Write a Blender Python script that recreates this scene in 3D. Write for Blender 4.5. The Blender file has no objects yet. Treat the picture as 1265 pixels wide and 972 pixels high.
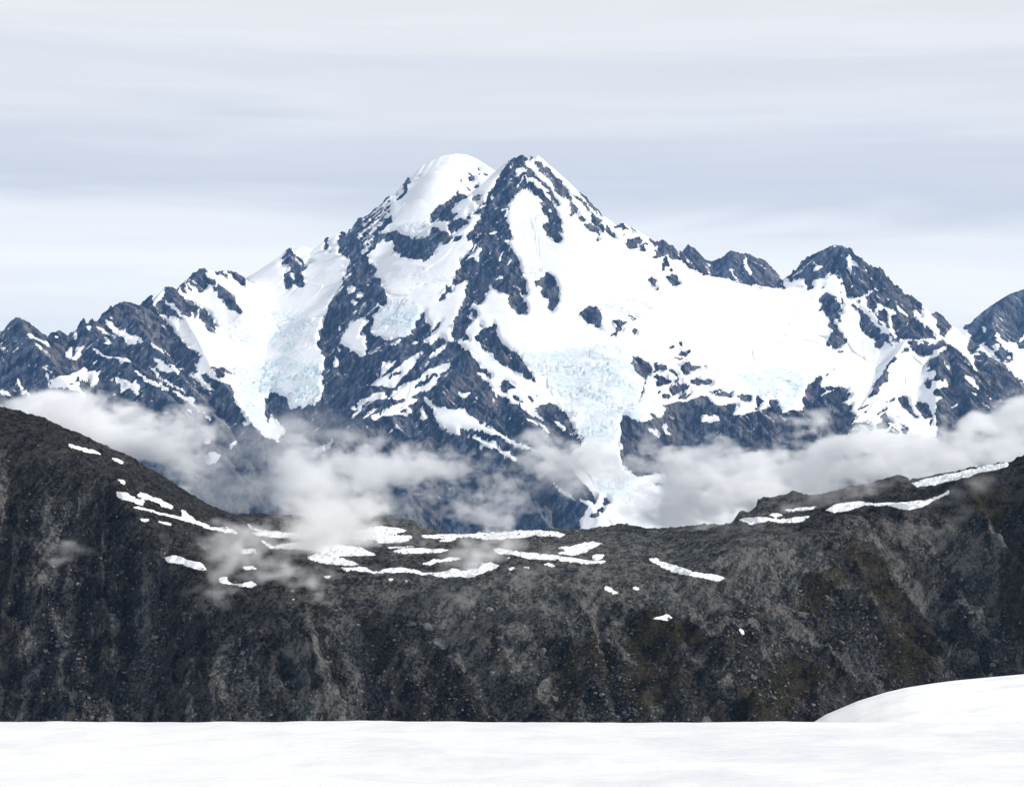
# ---------------------------------------------------------------------------
# A glaciated massif behind a dark scree ridge, seen from a snowfield.
# Units: metres.  Camera at the origin, looking along +Y, Z up.
# ---------------------------------------------------------------------------
import bpy, bmesh, math, random
import numpy as np
from mathutils import Vector

FPX, CX, CY = 2537.0, 632.5, 486.0      # focal length and centre of the survey frame (1265 x 972)

# Survey of where rock breaks through the snow on the massif.  Each row: (kind, frame, outline);
# R rock, S snow, M rock and snow mixed.  Later rows lie on earlier ones.
FR = {0: (0, 0, 1), 1: (0, 380, 6.325), 2: (150, 300, 6.325), 3: (150, 430, 6.325), 4: (330, 280, 6.325), 5: (330, 410, 6.325),
      6: (450, 180, 6.325), 7: (500, 300, 6.325), 8: (500, 420, 6.325), 9: (580, 180, 6.325), 10: (680, 250, 6.325),
      11: (680, 380, 6.325), 12: (680, 510, 6.325), 13: (840, 290, 6.325), 14: (840, 420, 6.325), 15: (1000, 290, 6.325),
      16: (1010, 400, 4.96), 21: (0, 460, 3.012), 22: (400, 600, 3.012), 23: (780, 560, 2.559), 24: (240, 600, 3.1625)}

SURVEY = """
R 0 1000,575 1035,549 1050,552 1075,560 1100,572 1125,590 1140,606 1150,622 1155,600 1160,560 1400,540 1400,720 1000,720
R 0 -80,470 0,432 20,393 24,391 60,418 66,410 75,407 90,417 96,414 103,402 118,397 128,394 142,378 150,372 170,375 175,380 188,375 197,389 211,403 225,423 235,430 245,441 255,460 266,469 286,476 290,487 289,498 306,520 311,525 330,539 348,548 380,600 380,690 -80,690
S 1 195,205 240,185 265,215 330,260 370,265 398,310 380,310 320,270 255,230 235,250 228,215
S 1 265,272 290,290 335,322 318,328 275,300
S 1 0,325 75,320 70,332 0,340
S 1 0,378 40,420 25,415 0,395
S 1 205,430 220,432 237,458 225,458
S 1 430,205 475,207 450,230 428,232
S 1 553,235 600,235 598,255 570,258
S 1 680,150 740,140 745,150 715,160 712,185 690,180
S 1 755,130 790,150 850,205 912,240 905,250 850,230 800,185 760,150
S 1 820,105 850,110 930,170 1040,220 1060,215 1130,265 1125,285 1075,270 1065,300 1030,300 980,255 900,200 830,140
S 1 780,225 845,255 875,282 870,292 810,290 812,280 840,270 790,240
S 1 515,350 535,305 570,295 555,370 575,385 590,320 620,295 640,310 680,295 685,310 640,335 625,395 595,420 560,415 540,390 512,375
S 1 712,312 745,312 760,335 850,385 920,380 985,395 1045,432 1020,428 940,405 880,395 840,400 800,380 770,370 730,335
S 1 722,435 765,410 765,430 735,440
S 1 325,450 345,458 445,545 455,535 520,530 620,490 662,455 675,500 715,495 780,495 775,550 720,620 698,625 700,540 640,570 625,575 628,610 640,650 680,705 640,710 600,640 380,630 365,610 375,590 420,610 380,570 345,505 360,505 395,560 440,560 380,500 325,465
R 1 595,560 630,530 625,575 590,590
R 1 535,605 575,590 580,605 540,615
S 1 130,540 150,540 155,590 185,640 260,680 255,690 165,675 145,640
S 1 0,640 70,650 95,690 0,690
S 1 92,628 110,630 135,660 120,660
S 1 840,560 975,562 1050,580 1055,545 1070,545 1080,620 1090,675 1105,680 1050,692 1030,650 1000,640 985,655 940,665 945,630 930,595 860,575
R 1 955,585 1020,610 1015,622 985,605 950,600
S 1 880,672 910,672 910,690 885,688
S 1 1180,275 1200,285 1265,320 1265,340 1215,310 1180,290
S 1 1150,445 1190,470 1265,530 1265,550 1210,505 1160,460
R 2 515,300 580,260 605,200 635,193 670,215 655,245 735,290 740,310 715,320 700,330 690,345 650,360 630,385 605,375 575,360 545,330
S 2 668,308 705,320 700,345 680,340
R 2 705,330 745,340 755,320 790,325 820,360 900,430 915,490 930,495 955,550 925,552 825,510 815,475 765,435 755,380 720,380 708,365
R 2 690,205 735,235 765,212 810,245 860,300 840,290 800,265 765,255 740,255 700,220
R 2 810,235 850,210 890,235 945,285 972,345 945,330 870,270 880,250 830,245
R 2 245,500 320,420 345,355 375,338 430,360 465,415 540,470 535,585 495,570 430,500 370,460 330,430
R 2 250,495 325,430 350,480 420,530 480,570 490,610 440,595 400,570 370,590 300,540
S 2 330,430 375,460 480,560 490,580 440,545 350,475
R 2 435,350 470,318 530,400 520,410 450,365
R 2 480,310 500,303 560,375 545,380
R 2 530,460 550,460 595,530 600,575 560,585 550,540 530,500
R 2 565,485 580,482 610,520 600,535
R 2 610,520 635,508 700,570 735,640 748,680 735,712 690,700 655,660 650,630 615,590
R 2 175,520 230,485 240,505 200,540
M 2 520,810 560,820 640,880 660,930 610,900
S 2 230,785 320,830 400,895 380,890 250,810
S 3 250,70 300,90 340,125 400,150 440,165 475,220 400,190 350,190 300,165 265,170 280,120 250,85
S 3 330,85 400,125 430,150 490,155 500,170 440,160 400,150
S 3 205,130 260,165 290,215 360,265 430,305 505,345 490,350 420,320 360,285 300,240 240,180
S 3 85,168 120,172 170,215 240,240 300,280 390,320 450,350 560,405 600,460 575,460 510,420 440,370 380,330 330,330 300,300 250,295 190,260 165,225
S 3 575,465 640,490 660,525 705,540 690,570 655,545 640,510 590,485
S 3 515,475 545,475 580,500 555,515 525,500
S 3 565,115 600,115 650,160 655,195 615,195 620,235 690,290 740,345 690,325 580,250 515,205 530,195 580,185 585,150
S 3 600,90 640,120 680,190 720,210 750,240 745,265 700,230 660,195 620,140
S 3 535,262 560,262 590,280 575,285
S 3 630,315 660,318 720,362 700,360
S 3 545,342 560,345 600,375 580,368
S 3 655,710 695,700 700,720 670,760 655,750
S 3 690,815 720,805 745,830 775,830 740,915 665,905 680,870
S 3 835,765 900,720 910,730 850,805 845,790
S 3 935,565 970,575 1015,600 970,612
S 3 1090,650 1130,675 1125,680
S 3 310,380 330,375 330,390
M 3 670,155 710,125 760,150 820,140 870,150 880,200 860,240 830,240 820,190 770,160 740,190 770,235 750,240
R 3 740,170 780,165 810,200 800,240 750,245
R 0 328,492 332,485 340,484 351,490 357,497 357,505 376,502 382,500 395,503 400,560 360,560 335,540 329,515
S 5 20,640 80,680 190,830 120,900 0,790
R 4 720,-10 900,-10 890,120 830,150 800,185 775,225 790,270 850,325 850,380 890,420 910,490 940,530 930,610 885,610 870,660 820,700 815,850 860,860 900,890 960,890 1070,870 1140,840 1160,750 1200,690 1225,660 1240,670 1225,700 1265,770 1265,949 400,949 400,870 440,720 490,600 540,520 600,400 610,350 650,290 650,250 610,240 560,205 560,160 620,90 690,40
R 0 393,425 393,430 398,436 403,440 402,448 399,454 399,462 400,468 396,474 400,478 399,487 393,498 388,505 376,502 345,545 345,690 718,690 716,646 723,632 738,618 719,597 700,570 718,547 707,522 697,508 683,497 667,500 662,467 642,440 634,434 629,433 615,417 614,406 609,398 604,405 580,430 540,415 500,425 460,425
S 4 695,75 760,35 770,60 710,105
S 4 750,200 830,120 850,130 780,200 745,225
S 4 610,385 660,345 650,390 610,415
S 4 615,505 660,450 695,475 680,515 640,525
S 4 655,580 680,560 700,600 680,620 660,605
S 4 675,680 740,610 770,575 775,610 730,640 690,685
S 4 700,520 745,505 750,540 710,560
S 4 760,450 800,450 790,475
S 4 850,600 900,620 870,640 850,620
S 4 530,540 600,460 610,470 560,530
S 4 640,745 690,735 730,710 785,725 780,760 745,790 725,830 780,850 770,900 785,940 790,985 765,1010 740,1025 700,980 640,960 600,940 565,905 570,870 600,830 640,760
R 4 725,830 760,810 745,850 715,870
S 4 550,800 575,770 575,800 565,820
R 4 100,290 150,220 180,165 195,190 215,230 215,260 240,300 270,285 305,300 312,340 270,345 240,365 290,400 285,480 265,490 220,440 190,440 205,490 165,500 130,455 120,405 150,345 175,340 178,305 110,305
S 4 178,355 210,370 212,420 190,400
M 4 215,225 300,265 320,300 270,290 240,300
R 4 300,270 350,275 375,285 320,285
R 4 215,160 260,155 245,170
R 4 440,160 460,140 500,205 470,195
R 4 530,150 545,143 540,170
R 4 595,290 615,285 610,305
S 7 55,830 250,690 300,640 400,600 440,520 480,560 560,590 600,660 560,720 440,760 380,750 340,775 280,725 200,800 140,770 180,760 210,700 205,650
S 7 150,560 250,470 330,440 480,300 470,420 440,500 400,590 370,680 340,740 300,730 230,720 210,690 200,640
R 5 780,0 860,30 950,70 1070,30 1265,-60 1265,90 1040,230 950,240 860,200 780,180
M 5 860,110 1040,40 1060,100 950,110
M 5 780,150 900,90 900,160 800,190
R 7 435,125 530,30 560,-60 760,-60 800,0 830,50 870,90 890,150 910,220 945,310 960,390 950,415 925,405 905,370 890,360 925,430 960,500 955,562 900,550 820,505 815,440 820,400 770,410 710,370 660,330 665,385 640,400 610,400 630,430 610,475 555,480 510,460 540,520 580,590 520,560 510,530 480,580 550,600 530,610 500,640 460,700 520,760 470,755 430,745 400,770 380,735 355,735 370,660 440,500 470,420 480,330 495,280 420,320 370,340 380,280 430,190
S 7 500,110 570,50 615,30 600,60 580,80 590,100 575,150 545,145 530,115 480,140
S 7 645,110 665,70 690,65 670,90
S 7 735,120 780,40 785,50 750,120 750,160 735,140
S 7 780,105 820,55 825,65
S 7 785,190 835,115 845,130 820,170
S 7 720,210 740,180 745,200
S 7 705,300 730,260 785,250 760,280
S 7 490,240 540,195 500,250
S 7 550,240 575,225 570,250
R 7 245,465 320,370 310,340 325,335 335,370 370,340 380,380 345,390 325,390 335,435
R 7 1010,300 1060,300 1085,245 1120,232 1160,260 1210,360 1195,420 1205,460 1160,535 1115,520 1125,440 1075,410 1060,345 1015,335
R 7 1045,210 1060,205 1060,245
R 7 70,690 120,580 155,540 165,560 140,580 200,650 210,700 170,760 100,770 60,800 0,850 -10,730 60,740
R 7 210,690 260,630 300,610 240,690 220,730
R 7 190,800 280,730 340,775 300,810 240,800
R 7 0,930 0,870 50,800 140,770 190,800 160,830 60,900
S 7 45,800 80,775 110,775 90,800 60,810
S 7 145,760 230,720 280,720 200,800 190,770
R 7 65,949 100,900 180,850 240,800 330,790 400,770 450,800 500,860 560,949
S 7 190,890 250,830 330,790 350,790 290,840 230,890 200,920
S 7 320,850 360,830 350,845
S 7 460,870 500,870 480,895
S 8 410,0 450,40 505,105 565,165 590,215 650,235 690,280 660,300 610,255 565,250 560,275 620,310 680,375 750,430 830,480 900,520 940,550 1000,580 1060,620 1110,632 1060,580 1020,545 1060,500 1160,490 1265,545 1265,440 1120,390 1070,340 1010,320 950,295 800,210 700,160 680,110 640,100 600,65 570,-30 640,-160 580,-160 500,-100 520,-20
R 7 560,720 600,680 660,660 690,625 715,660 735,740 820,840 780,820 850,870 870,850 935,949 960,1000 1025,1070 1010,1085 900,1000 800,965 720,930 690,870 640,860 600,820 610,780 560,770 545,730
S 7 800,870 820,865 845,910 820,900
S 7 600,790 640,740 645,755 610,790
R 7 410,750 450,705 490,715 520,765
R 7 565,620 600,640 620,660 590,655
R 8 755,320 790,310 850,350 870,385 810,365 815,400 800,415 755,395
R 8 840,430 880,435 945,495 930,500 850,455
R 8 950,440 970,435 1010,470 1000,490 960,460
R 8 1000,420 1040,440 1035,450
R 8 1030,310 1060,330 1120,385 1090,370
S 8 940,590 1000,620 1080,670 1135,725 1120,730 1040,680 970,630
S 8 1165,630 1200,625 1250,700 1240,710 1200,660
S 8 685,430 720,430 750,455 730,460
S 8 405,400 430,415 480,405 520,410 490,445 450,450 425,430
S 8 540,430 575,455 570,465 545,450
S 8 450,180 500,230 490,235
S 8 530,340 545,330 540,350
S 8 0,180 140,82 145,95 80,180 20,260 0,275
S 8 0,360 100,300 200,235 350,180 370,190 330,220 260,290 220,330 260,330 240,355 170,400 120,405 80,430 0,460
R 8 60,370 250,262 260,275 75,390
R 8 100,330 190,262 200,270 110,345
S 8 0,470 40,440 100,465 80,500 60,490 0,510
S 8 0,520 60,540 30,600 0,605
S 8 110,540 140,540 180,600 170,615 120,615
S 8 120,440 200,460 290,520 380,545 420,540 460,530 500,580 560,630 640,660 700,690 760,740 830,780 920,810 1030,860 1100,910 1080,905 980,860 900,845 850,830 780,780 720,750 680,745 630,715 590,715 545,700 500,690 430,685 425,710 440,735 400,740 330,700 280,680 210,620 245,600 240,570 180,510
R 8 200,465 240,480 300,545 260,530
S 8 440,735 510,740 540,730 600,770 650,790 700,800 760,860 800,870 830,870 830,900 880,920 949,949 840,949 750,880 690,850 620,820 560,780 500,755
S 8 575,830 600,825 625,860 600,860
S 8 630,825 685,850 660,855
S 8 720,895 820,940 780,935
S 5 805,415 930,330 1030,270 1100,210 1215,145 1215,160 1140,230 1100,310 1040,390 985,445 940,425 870,430 830,430
R 5 950,360 990,310 1040,290 1050,320 960,370
S 5 840,335 890,290 905,265 885,235 930,240 985,210 960,240 905,270 1020,220 970,270 900,320 870,345
S 5 650,605 740,535 850,470 900,480 930,490 910,515 850,520 780,550 730,590 660,612
S 5 640,660 690,630 730,600 735,610 690,665 650,668
S 5 750,670 800,620 860,595 850,610 800,650 760,678
S 5 820,650 890,640 960,580 1040,550 1110,520 1130,510 1175,525 1120,580 1030,600 1000,640 900,660 850,695 825,680
S 5 970,630 1030,600 1130,600 1100,660 1050,665 990,645
R 5 1040,620 1100,610 1100,640 1060,650
S 5 960,500 1040,440 1120,380 1190,360 1100,470 1060,510 1000,530
S 5 920,520 1000,455 990,480 940,530
S 5 1185,605 1220,600 1255,660 1240,680 1200,680
S 5 515,230 535,180 555,230 545,285 520,275
S 5 545,120 570,120 575,150 560,155
S 5 610,230 625,235 620,260
S 5 645,350 680,345 685,360 655,368
S 5 640,190 665,175 660,200
S 5 760,300 795,285 790,300
S 5 765,415 795,395 785,420
S 5 1120,105 1160,75 1190,80 1150,110
S 5 1215,70 1265,40 1265,90 1225,85
S 5 360,930 440,880 520,825 510,870 460,920 420,949 330,949
S 0 552,604 557,600 558,602 553,606
S 0 541,612 546,618 542,616
S 0 557,620 563,628 560,626
R 6 240,440 290,380 320,310 335,270 360,280 345,315 320,390 290,410 250,435
M 6 360,280 470,200 470,225 390,290 345,310
R 6 510,545 600,460 680,410 735,365 790,385 800,410 735,430 720,465 680,490 680,515 740,520 700,560 690,590 650,590 580,575 550,590 520,600
R 6 665,605 740,575 790,580 815,610 760,640 690,690 665,660
R 6 790,570 850,530 920,490 940,460 920,540 870,580 820,590
M 6 880,430 940,440 940,480 880,520
R 6 782,315 800,325 835,360 815,355
R 6 810,250 850,225 860,265 820,285
R 6 800,195 812,200 845,240 830,245
R 6 885,158 920,185 900,195
R 6 930,205 975,235 950,245
R 6 855,310 900,305 895,330 865,330
R 6 885,215 905,215 900,235
R 6 750,275 765,255 765,290
M 6 860,360 920,380 900,440 850,440 830,400
M 6 800,490 880,500 850,540 800,540
R 6 110,690 200,670 250,660 290,690 360,725 450,715 520,690 525,640 560,640 660,690 690,720 640,770 590,760 560,830 520,880 480,895 390,890 290,870 240,820 230,770 210,735 180,750 140,720
S 6 225,705 260,708 250,718
S 6 465,720 485,740 475,755
R 6 690,735 710,710 765,705 730,745
M 6 -20,590 130,500 210,470 220,590 120,650 60,760 -20,850
R 6 60,760 110,640 200,570 225,600 130,670 135,740 40,840 0,860
S 6 110,680 150,640 220,605 250,650 200,660
R 6 0,880 30,900 50,949 0,949
R 9 -20,700 60,590 100,540 130,430 180,330 240,230 270,175 340,90 385,80 415,62 455,90 440,150 460,170 440,215 420,330 350,400 300,450 310,500 280,550 300,600 330,740 200,710 220,650 150,690 60,690 0,760
S 9 355,230 380,180 440,175 440,200 390,240 360,245
S 9 255,340 270,320 265,360
S 9 165,480 195,450 185,490
S 9 355,350 385,300 430,215 425,260 370,350
S 9 245,500 290,485 300,500 260,520
S 9 165,410 190,385 185,430
S 9 255,260 285,235 270,270
S 9 305,275 340,240 330,275
S 9 310,180 350,110 340,165
S 9 0,830 60,760 70,775 10,830
S 9 0,650 40,610 95,530 40,540 0,560
R 9 470,95 490,76 500,100 475,125
R 9 510,125 555,125 640,200 700,260 760,320 800,420 780,440 720,400 680,370 640,290 560,190
R 9 780,445 820,450 860,510 840,540 790,550 770,540 810,530 785,490
R 9 420,260 440,240 500,300 560,350 600,390 680,490 700,550 720,620 740,680 690,660 720,740 710,765 640,730 600,690 580,640 565,620 590,600 620,600 600,550 570,520 555,460 560,400 510,380 460,350 430,340 400,330
R 9 480,190 520,230 560,260 620,320 660,380 705,455 700,475 640,410 570,300 520,270
R 9 440,170 480,190 500,240 460,250 440,215
R 9 500,140 515,145 592,240 575,240
S 9 440,245 500,290 490,300 450,280
S 9 610,510 640,500 645,530 620,525
S 9 530,290 560,310 640,400 620,390 545,330
R 9 850,560 870,550 905,555 900,590 870,595
R 9 890,605 940,595 1000,650 1030,710 970,680 910,640
R 9 940,540 960,530 1020,600 1070,680 1060,690 1000,640 950,580
R 9 808,368 870,415 940,495 980,548 1040,583 1020,592 950,535 890,485 840,422
R 9 825,335 880,375 960,452 1050,545 1180,645 1170,662 1040,566 940,475
R 9 1055,595 1100,640 1165,735 1140,720 1105,715 1065,650
R 9 990,710 1010,715 1020,745 1000,735
R 10 520,178 570,145 600,165 570,220 545,205
R 10 615,165 660,175 740,235 850,300 850,330 810,345 770,300 720,250 650,215
M 10 560,145 620,165 740,260 700,250 600,215
R 10 545,275 580,240 605,245 560,270
R 10 600,285 640,275 650,260 720,290 700,320 640,365 610,370 600,330
R 10 710,320 730,315 750,385 720,395 690,375
R 10 725,305 735,300 785,355 770,350
R 10 800,435 850,320 880,283 900,300 930,348 990,392 1000,430 1025,465 985,440 960,460 930,420 910,405 870,430 830,440
R 10 860,540 880,470 900,415 920,440 930,505 900,510 890,555 865,555
R 10 905,590 950,550 990,570 1020,625 970,655 935,640 915,610
R 10 930,525 955,520 945,545
R 10 755,605 785,580 820,590 830,650 790,665 765,640
R 10 825,665 860,670 850,700 830,690
R 11 235,85 240,20 280,-5 340,-5 355,-15 400,40 410,90 395,115 390,165 350,145 355,118 280,132
M 10 540,735 630,745 720,775 790,830 780,840 700,785 600,760
M 10 570,830 610,870 700,880 730,865 700,905 640,925 590,890
R 11 485,100 600,105 560,160 510,215 460,230 505,190 515,150
R 11 640,190 655,165 685,170 660,208
R 11 640,375 665,380 760,430 800,465 795,510 740,560 715,545 680,500 650,460 635,420
R 11 735,550 745,560 742,620 722,680 665,740 710,670 730,620
R 11 820,430 880,440 905,430 915,470 880,500 850,485 810,510 820,470
R 11 800,545 850,520 900,540 960,575 930,605 830,605 825,565
R 11 925,470 960,475 1000,520 995,560 1010,570 970,590 985,555 950,510 920,495
R 11 1020,440 1085,415 1105,450 1170,450 1165,475 1110,495 1060,525 1020,490
R 11 960,390 1045,390 1040,405 985,405
R 11 1005,370 1020,335 1060,340 1085,325 1100,350 1070,375 1020,380
R 11 920,315 950,295 965,300 945,328
R 11 1000,275 1030,268 1030,295 1015,298
R 11 1095,560 1160,545 1170,570 1265,565 1265,600 1180,605 1150,620 1110,590
R 11 925,640 960,610 1030,590 1085,595 1080,620 1000,680 950,695 935,670
R 11 990,715 1050,670 1095,655 1100,670 1040,705
R 11 870,685 900,670 935,690 925,708 880,712
R 11 835,665 860,645 865,665 840,675
R 11 1190,455 1215,450 1210,475 1195,475
R 0 768,514 773,513 781,518 797,521 805,519 817,516 822,508 817,502 817,498 825,501 838,497 846,495 862,493 873,489 879,497 892,501 903,497 911,499 912,504 901,511 916,514 928,511 935,507 954,501 949,495 958,493 963,502 965,511 977,507 992,507 995,501 991,493 998,478 1007,466 1013,463 1014,467 1011,476 1020,478 1022,483 1031,478 1036,478 1048,478 1047,485 1053,488 1038,499 1053,498 1050,509 1060,515 1050,525 1072,519 1058,531 1030,551 1010,610 822,610 822,583 811,583 789,588 781,584 768,573 767,541
S 14 155,600 190,575 215,595 300,585 315,620 300,635 220,630 165,645
S 12 765,115 790,110 840,140 860,190 810,180 770,145
S 12 870,105 900,75 930,85 905,130 945,170 935,185 890,145
S 12 990,240 1010,228 1008,245
M 12 760,0 830,0 820,60 790,50
R 14 585,470 605,425 655,480 600,540 590,545
R 14 435,450 480,412 560,440 555,475 520,485
R 14 270,435 330,405 415,405 405,450 360,435 290,445
R 14 210,405 300,380 330,385 315,405 250,415
S 14 1070,440 1130,415 1230,375 1200,400 1110,440
S 14 1120,480 1145,465 1140,485
R 14 1140,380 1190,362 1215,372 1150,405
R 14 1195,225 1220,230 1205,240
R 14 1135,275 1155,255 1170,260 1145,285
R 13 0,130 20,90 50,70 90,85 140,145 240,200 320,185 400,115 460,135 530,143 600,180 650,190 720,265 780,325 825,430 780,415 640,400 545,395 470,370 420,355 280,335 210,315 110,280 20,215 -10,190
S 13 40,165 95,215 90,230 50,195
S 13 195,205 240,235 230,250
S 13 480,190 515,170 530,240 560,290 545,320 515,260
S 13 380,270 440,265 410,290 470,360 450,355 395,300
S 13 660,290 685,315 675,315
S 13 485,305 500,290 505,310
R 0 970,342 976,335 986,333 992,324 1003,313 1014,309 1026,302 1040,302 1042,303 1054,313 1069,324 1087,338 1101,349 1109,358 1118,365 1142,389 1139,391 1126,381 1131,391 1137,399 1145,400 1158,418 1114,419 1110,423 1101,421 1098,406 1086,400 1082,391 1074,382 1068,375 1069,366 1047,367 1043,353 1042,345 1032,344 1030,339 1023,338 1020,347 1012,347 1003,347 1004,357 997,357 994,345 987,344 974,348
S 15 20,240 40,200 60,240 110,250 90,270 40,290
S 15 290,140 320,180 340,200 385,260 350,245 320,290 285,240 305,215
S 15 420,245 450,270 455,310 440,290
S 15 290,405 330,395 360,360 345,395 310,418
S 15 500,400 550,440 520,435
S 15 470,320 495,345 485,350
S 15 460,430 490,430 450,490 430,530 410,500
S 15 600,490 630,495 620,515
S 15 670,530 720,580 790,640 770,640 700,590
S 15 520,560 545,530 600,565 690,605 650,640 640,700 690,800 650,800 610,700 610,620 580,570 540,600 525,650
S 15 565,360 600,365 595,375
S 15 540,650 600,690 590,720
S 15 740,700 780,680 760,715
S 15 485,510 520,500 510,520
S 15 180,90 215,95 195,103
S 15 205,280 225,275 220,292
R 15 235,375 260,380 265,400 245,400
R 15 235,410 260,470 245,465
R 15 85,400 130,405 100,425
R 15 60,540 80,470 100,480 130,445 190,480 250,550 260,620 215,600 260,690 210,660 180,640 215,710 250,760 300,830 270,860 190,890 140,870 140,830 180,740 150,710 150,650 110,600 80,605 80,580 105,545
R 15 205,915 240,895 275,905 270,918
R 15 240,490 265,500 265,545 245,540
R 15 320,545 345,540 400,570 430,610 500,690 600,780 665,870 640,860 560,820 585,860 550,890 510,880 520,850 480,800 430,780 400,740 395,680 405,620 380,580 330,560
R 15 365,510 390,505 385,545
R 15 930,618 980,600 1030,636 1075,686 1110,755 1080,765 1050,800 1030,790 1000,720 985,660
S 15 1055,680 1075,730 1080,760 1065,720
R 16 510,185 540,135 560,150 555,175
R 16 550,120 580,100 740,105 770,95 800,130 760,150 700,180 650,195 600,190 580,150
M 16 600,105 740,105 740,125 610,130
R 16 770,95 830,140 900,200 1000,320 1100,430 1200,510 1290,560 1290,1100 690,1100 712,860 740,760 735,700 725,560 720,490 770,455 720,440 700,400 760,390 770,350 720,350 720,290 655,300 720,260 665,270 680,240 760,170 800,150
S 16 690,365 750,360 790,340 800,385 740,400 700,390
S 16 840,230 870,250 860,260
S 16 765,205 800,250 820,285 805,285 780,240
S 16 895,300 950,340 990,390 980,405 930,360
S 16 930,395 985,440 970,445
S 16 945,455 990,490 975,490
S 16 990,390 1060,460 1070,475 1050,465
S 16 815,520 870,480 860,505 830,522
S 16 760,175 800,140 790,158
R 16 960,198 1010,175 1060,196 1150,256 1290,400 1290,600 1190,520 1100,450 1000,330 960,240
S 16 1100,450 1140,475 1120,475
S 16 1085,490 1100,500 1095,512
R 16 645,365 680,325 720,345 690,390 655,390
R 16 305,465 350,370 400,300 430,250 470,195 490,215 450,240 420,290 435,310 430,350 400,360 380,410 340,450
R 16 495,460 520,437 550,450 555,490 580,520 580,545 620,570 600,580 570,560 560,535 520,510
R 16 605,500 630,475 665,490 705,545 695,570 650,572 615,540
R 16 685,640 690,590 705,580 705,610
R 16 235,525 310,490 320,500 240,530
R 16 355,555 420,505 435,520 370,555
R 16 380,575 420,545 470,615 440,605
R 16 360,620 410,585 435,615 430,640 370,645
R 16 390,490 470,450 480,460 410,490
R 16 450,545 495,580 480,575
R 16 275,550 310,525 300,550
M 16 470,600 560,620 560,680 420,680
M 16 200,640 330,600 340,660 100,770 90,760
R 16 835,15 900,4 950,-5 1020,-75 1100,-140 1290,-215 1290,160 1230,150 1225,110 1290,95 1290,40 1210,120 1150,100 1090,50 1080,80 1110,120 1150,150 1205,190 1190,230 1120,230 1100,190 1060,150 1010,110 985,150 960,190 935,180 915,135 935,80 920,50 905,20
S 16 1000,10 1040,30 1020,60
S 16 1075,110 1110,130 1100,170 1080,165
S 16 1150,200 1180,205 1170,220
S 12 240,900 270,780 365,690 350,650 300,600 260,555 340,540 430,440 520,400 570,440 690,500 830,460 900,470 930,570 1265,600 1265,1000 240,1000
R 12 400,715 430,655 470,700 455,720
R 12 350,750 400,735 435,750 390,775
R 12 295,800 340,775 380,770 375,820 320,830
R 12 805,560 850,548 920,570 860,572
S 12 0,530 60,570 150,630 215,690 200,690 100,630 20,570
S 12 220,660 330,705 320,740 250,700
S 12 20,60 60,55 110,110 135,130 110,140 70,100
S 12 140,145 190,140 200,165 150,165
M 12 180,150 260,180 250,240 200,200
"""

# Where bare, crevassed glacier ice shows (frame 0).
ICE = """
0.9 288,447 350,441 398,447 398,500 385,505 360,508 355,497 340,485 330,490 328,515 338,537 310,525 290,490 287,470
0.55 275,405 300,392 345,383 390,388 396,425 370,440 330,432 300,438 280,420
0.75 640,432 680,433 720,427 770,424 800,445 812,455 797,480 800,495 785,512 767,514 764,545 725,548 705,512 690,495 668,470 650,450
1.0 760,513 785,505 803,518 790,522 772,514
0.75 890,472 925,453 975,455 1012,463 990,485 985,505 965,512 955,492 935,488 925,478
1.0 488,276 503,278 520,276 533,270 532,288 518,292 508,294 495,288
0.8 462,400 468,380 490,368 515,372 532,385 520,402 498,420 480,420 464,414
0.4 480,335 540,330 560,350 500,360
0.5 640,325 665,335 690,345 700,372 660,352 640,345
0.55 715,378 735,372 770,366 800,380 795,395 770,405 745,412 720,402
0.7 735,592 770,588 792,605 788,618 760,622 738,606
"""

def P(frame, txt):
    x0, y0, s = FR[frame]
    return np.array([[x0 + float(a) / s, y0 + float(b) / s] for a, b in (t.split(',') for t in txt.split())])

def inside(poly, X, Y):
    r = np.zeros(X.shape, bool)
    x1, y1 = poly[-1]
    for x2, y2 in poly:
        if y1 != y2:
            c = ((y2 > Y) != (y1 > Y)) & (X < (x1 - x2) * (Y - y2) / (y1 - y2) + x2)
            r ^= c
        x1, y1 = x2, y2
    return r

# survey raster: half-pixel cells
SS, RX0, RY0, RW, RH = 2, -90, 160, 1450, 560
def stamp(img, poly, val, mode='set'):
    i0 = max(0, int((poly[:, 0].min() - RX0) * SS) - 1); i1 = min(RW * SS, int((poly[:, 0].max() - RX0) * SS) + 2)
    j0 = max(0, int((poly[:, 1].min() - RY0) * SS) - 1); j1 = min(RH * SS, int((poly[:, 1].max() - RY0) * SS) + 2)
    if i1 <= i0 or j1 <= j0: return
    X, Y = np.meshgrid((np.arange(i0, i1) + .5) / SS + RX0, (np.arange(j0, j1) + .5) / SS + RY0)
    m = inside(poly, X, Y)
    img[j0:j1, i0:i1][m] = val

def gauss(img, sig):
    n = max(1, int(sig * 3)); k = np.exp(-.5 * (np.arange(-n, n + 1) / sig) ** 2); k = (k / k.sum()).astype(np.float32)
    for ax in (0, 1):
        pad = [(n, n) if a == ax else (0, 0) for a in (0, 1)]
        p = np.pad(img, pad, mode='edge'); o = np.zeros_like(img)
        L = img.shape[ax]
        for i, w in enumerate(k):
            o += w * (p[i:i + L] if ax == 0 else p[:, i:i + L])
        img = o
    return img

snow_map = np.ones((RH * SS, RW * SS), np.float32)
for line in SURVEY.strip().splitlines():
    k, f, rest = line.split(' ', 2)
    stamp(snow_map, P(int(f), rest), {'R': 0., 'S': 1., 'M': .52}[k])
near_map = gauss(snow_map, 9.0)
snow_map = gauss(snow_map, 1.5)
ice_map = np.zeros_like(snow_map)
for line in ICE.strip().splitlines():
    v, rest = line.split(' ', 1)
    stamp(ice_map, P(0, rest), float(v))
ice_map = gauss(ice_map, 8.0)

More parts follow.
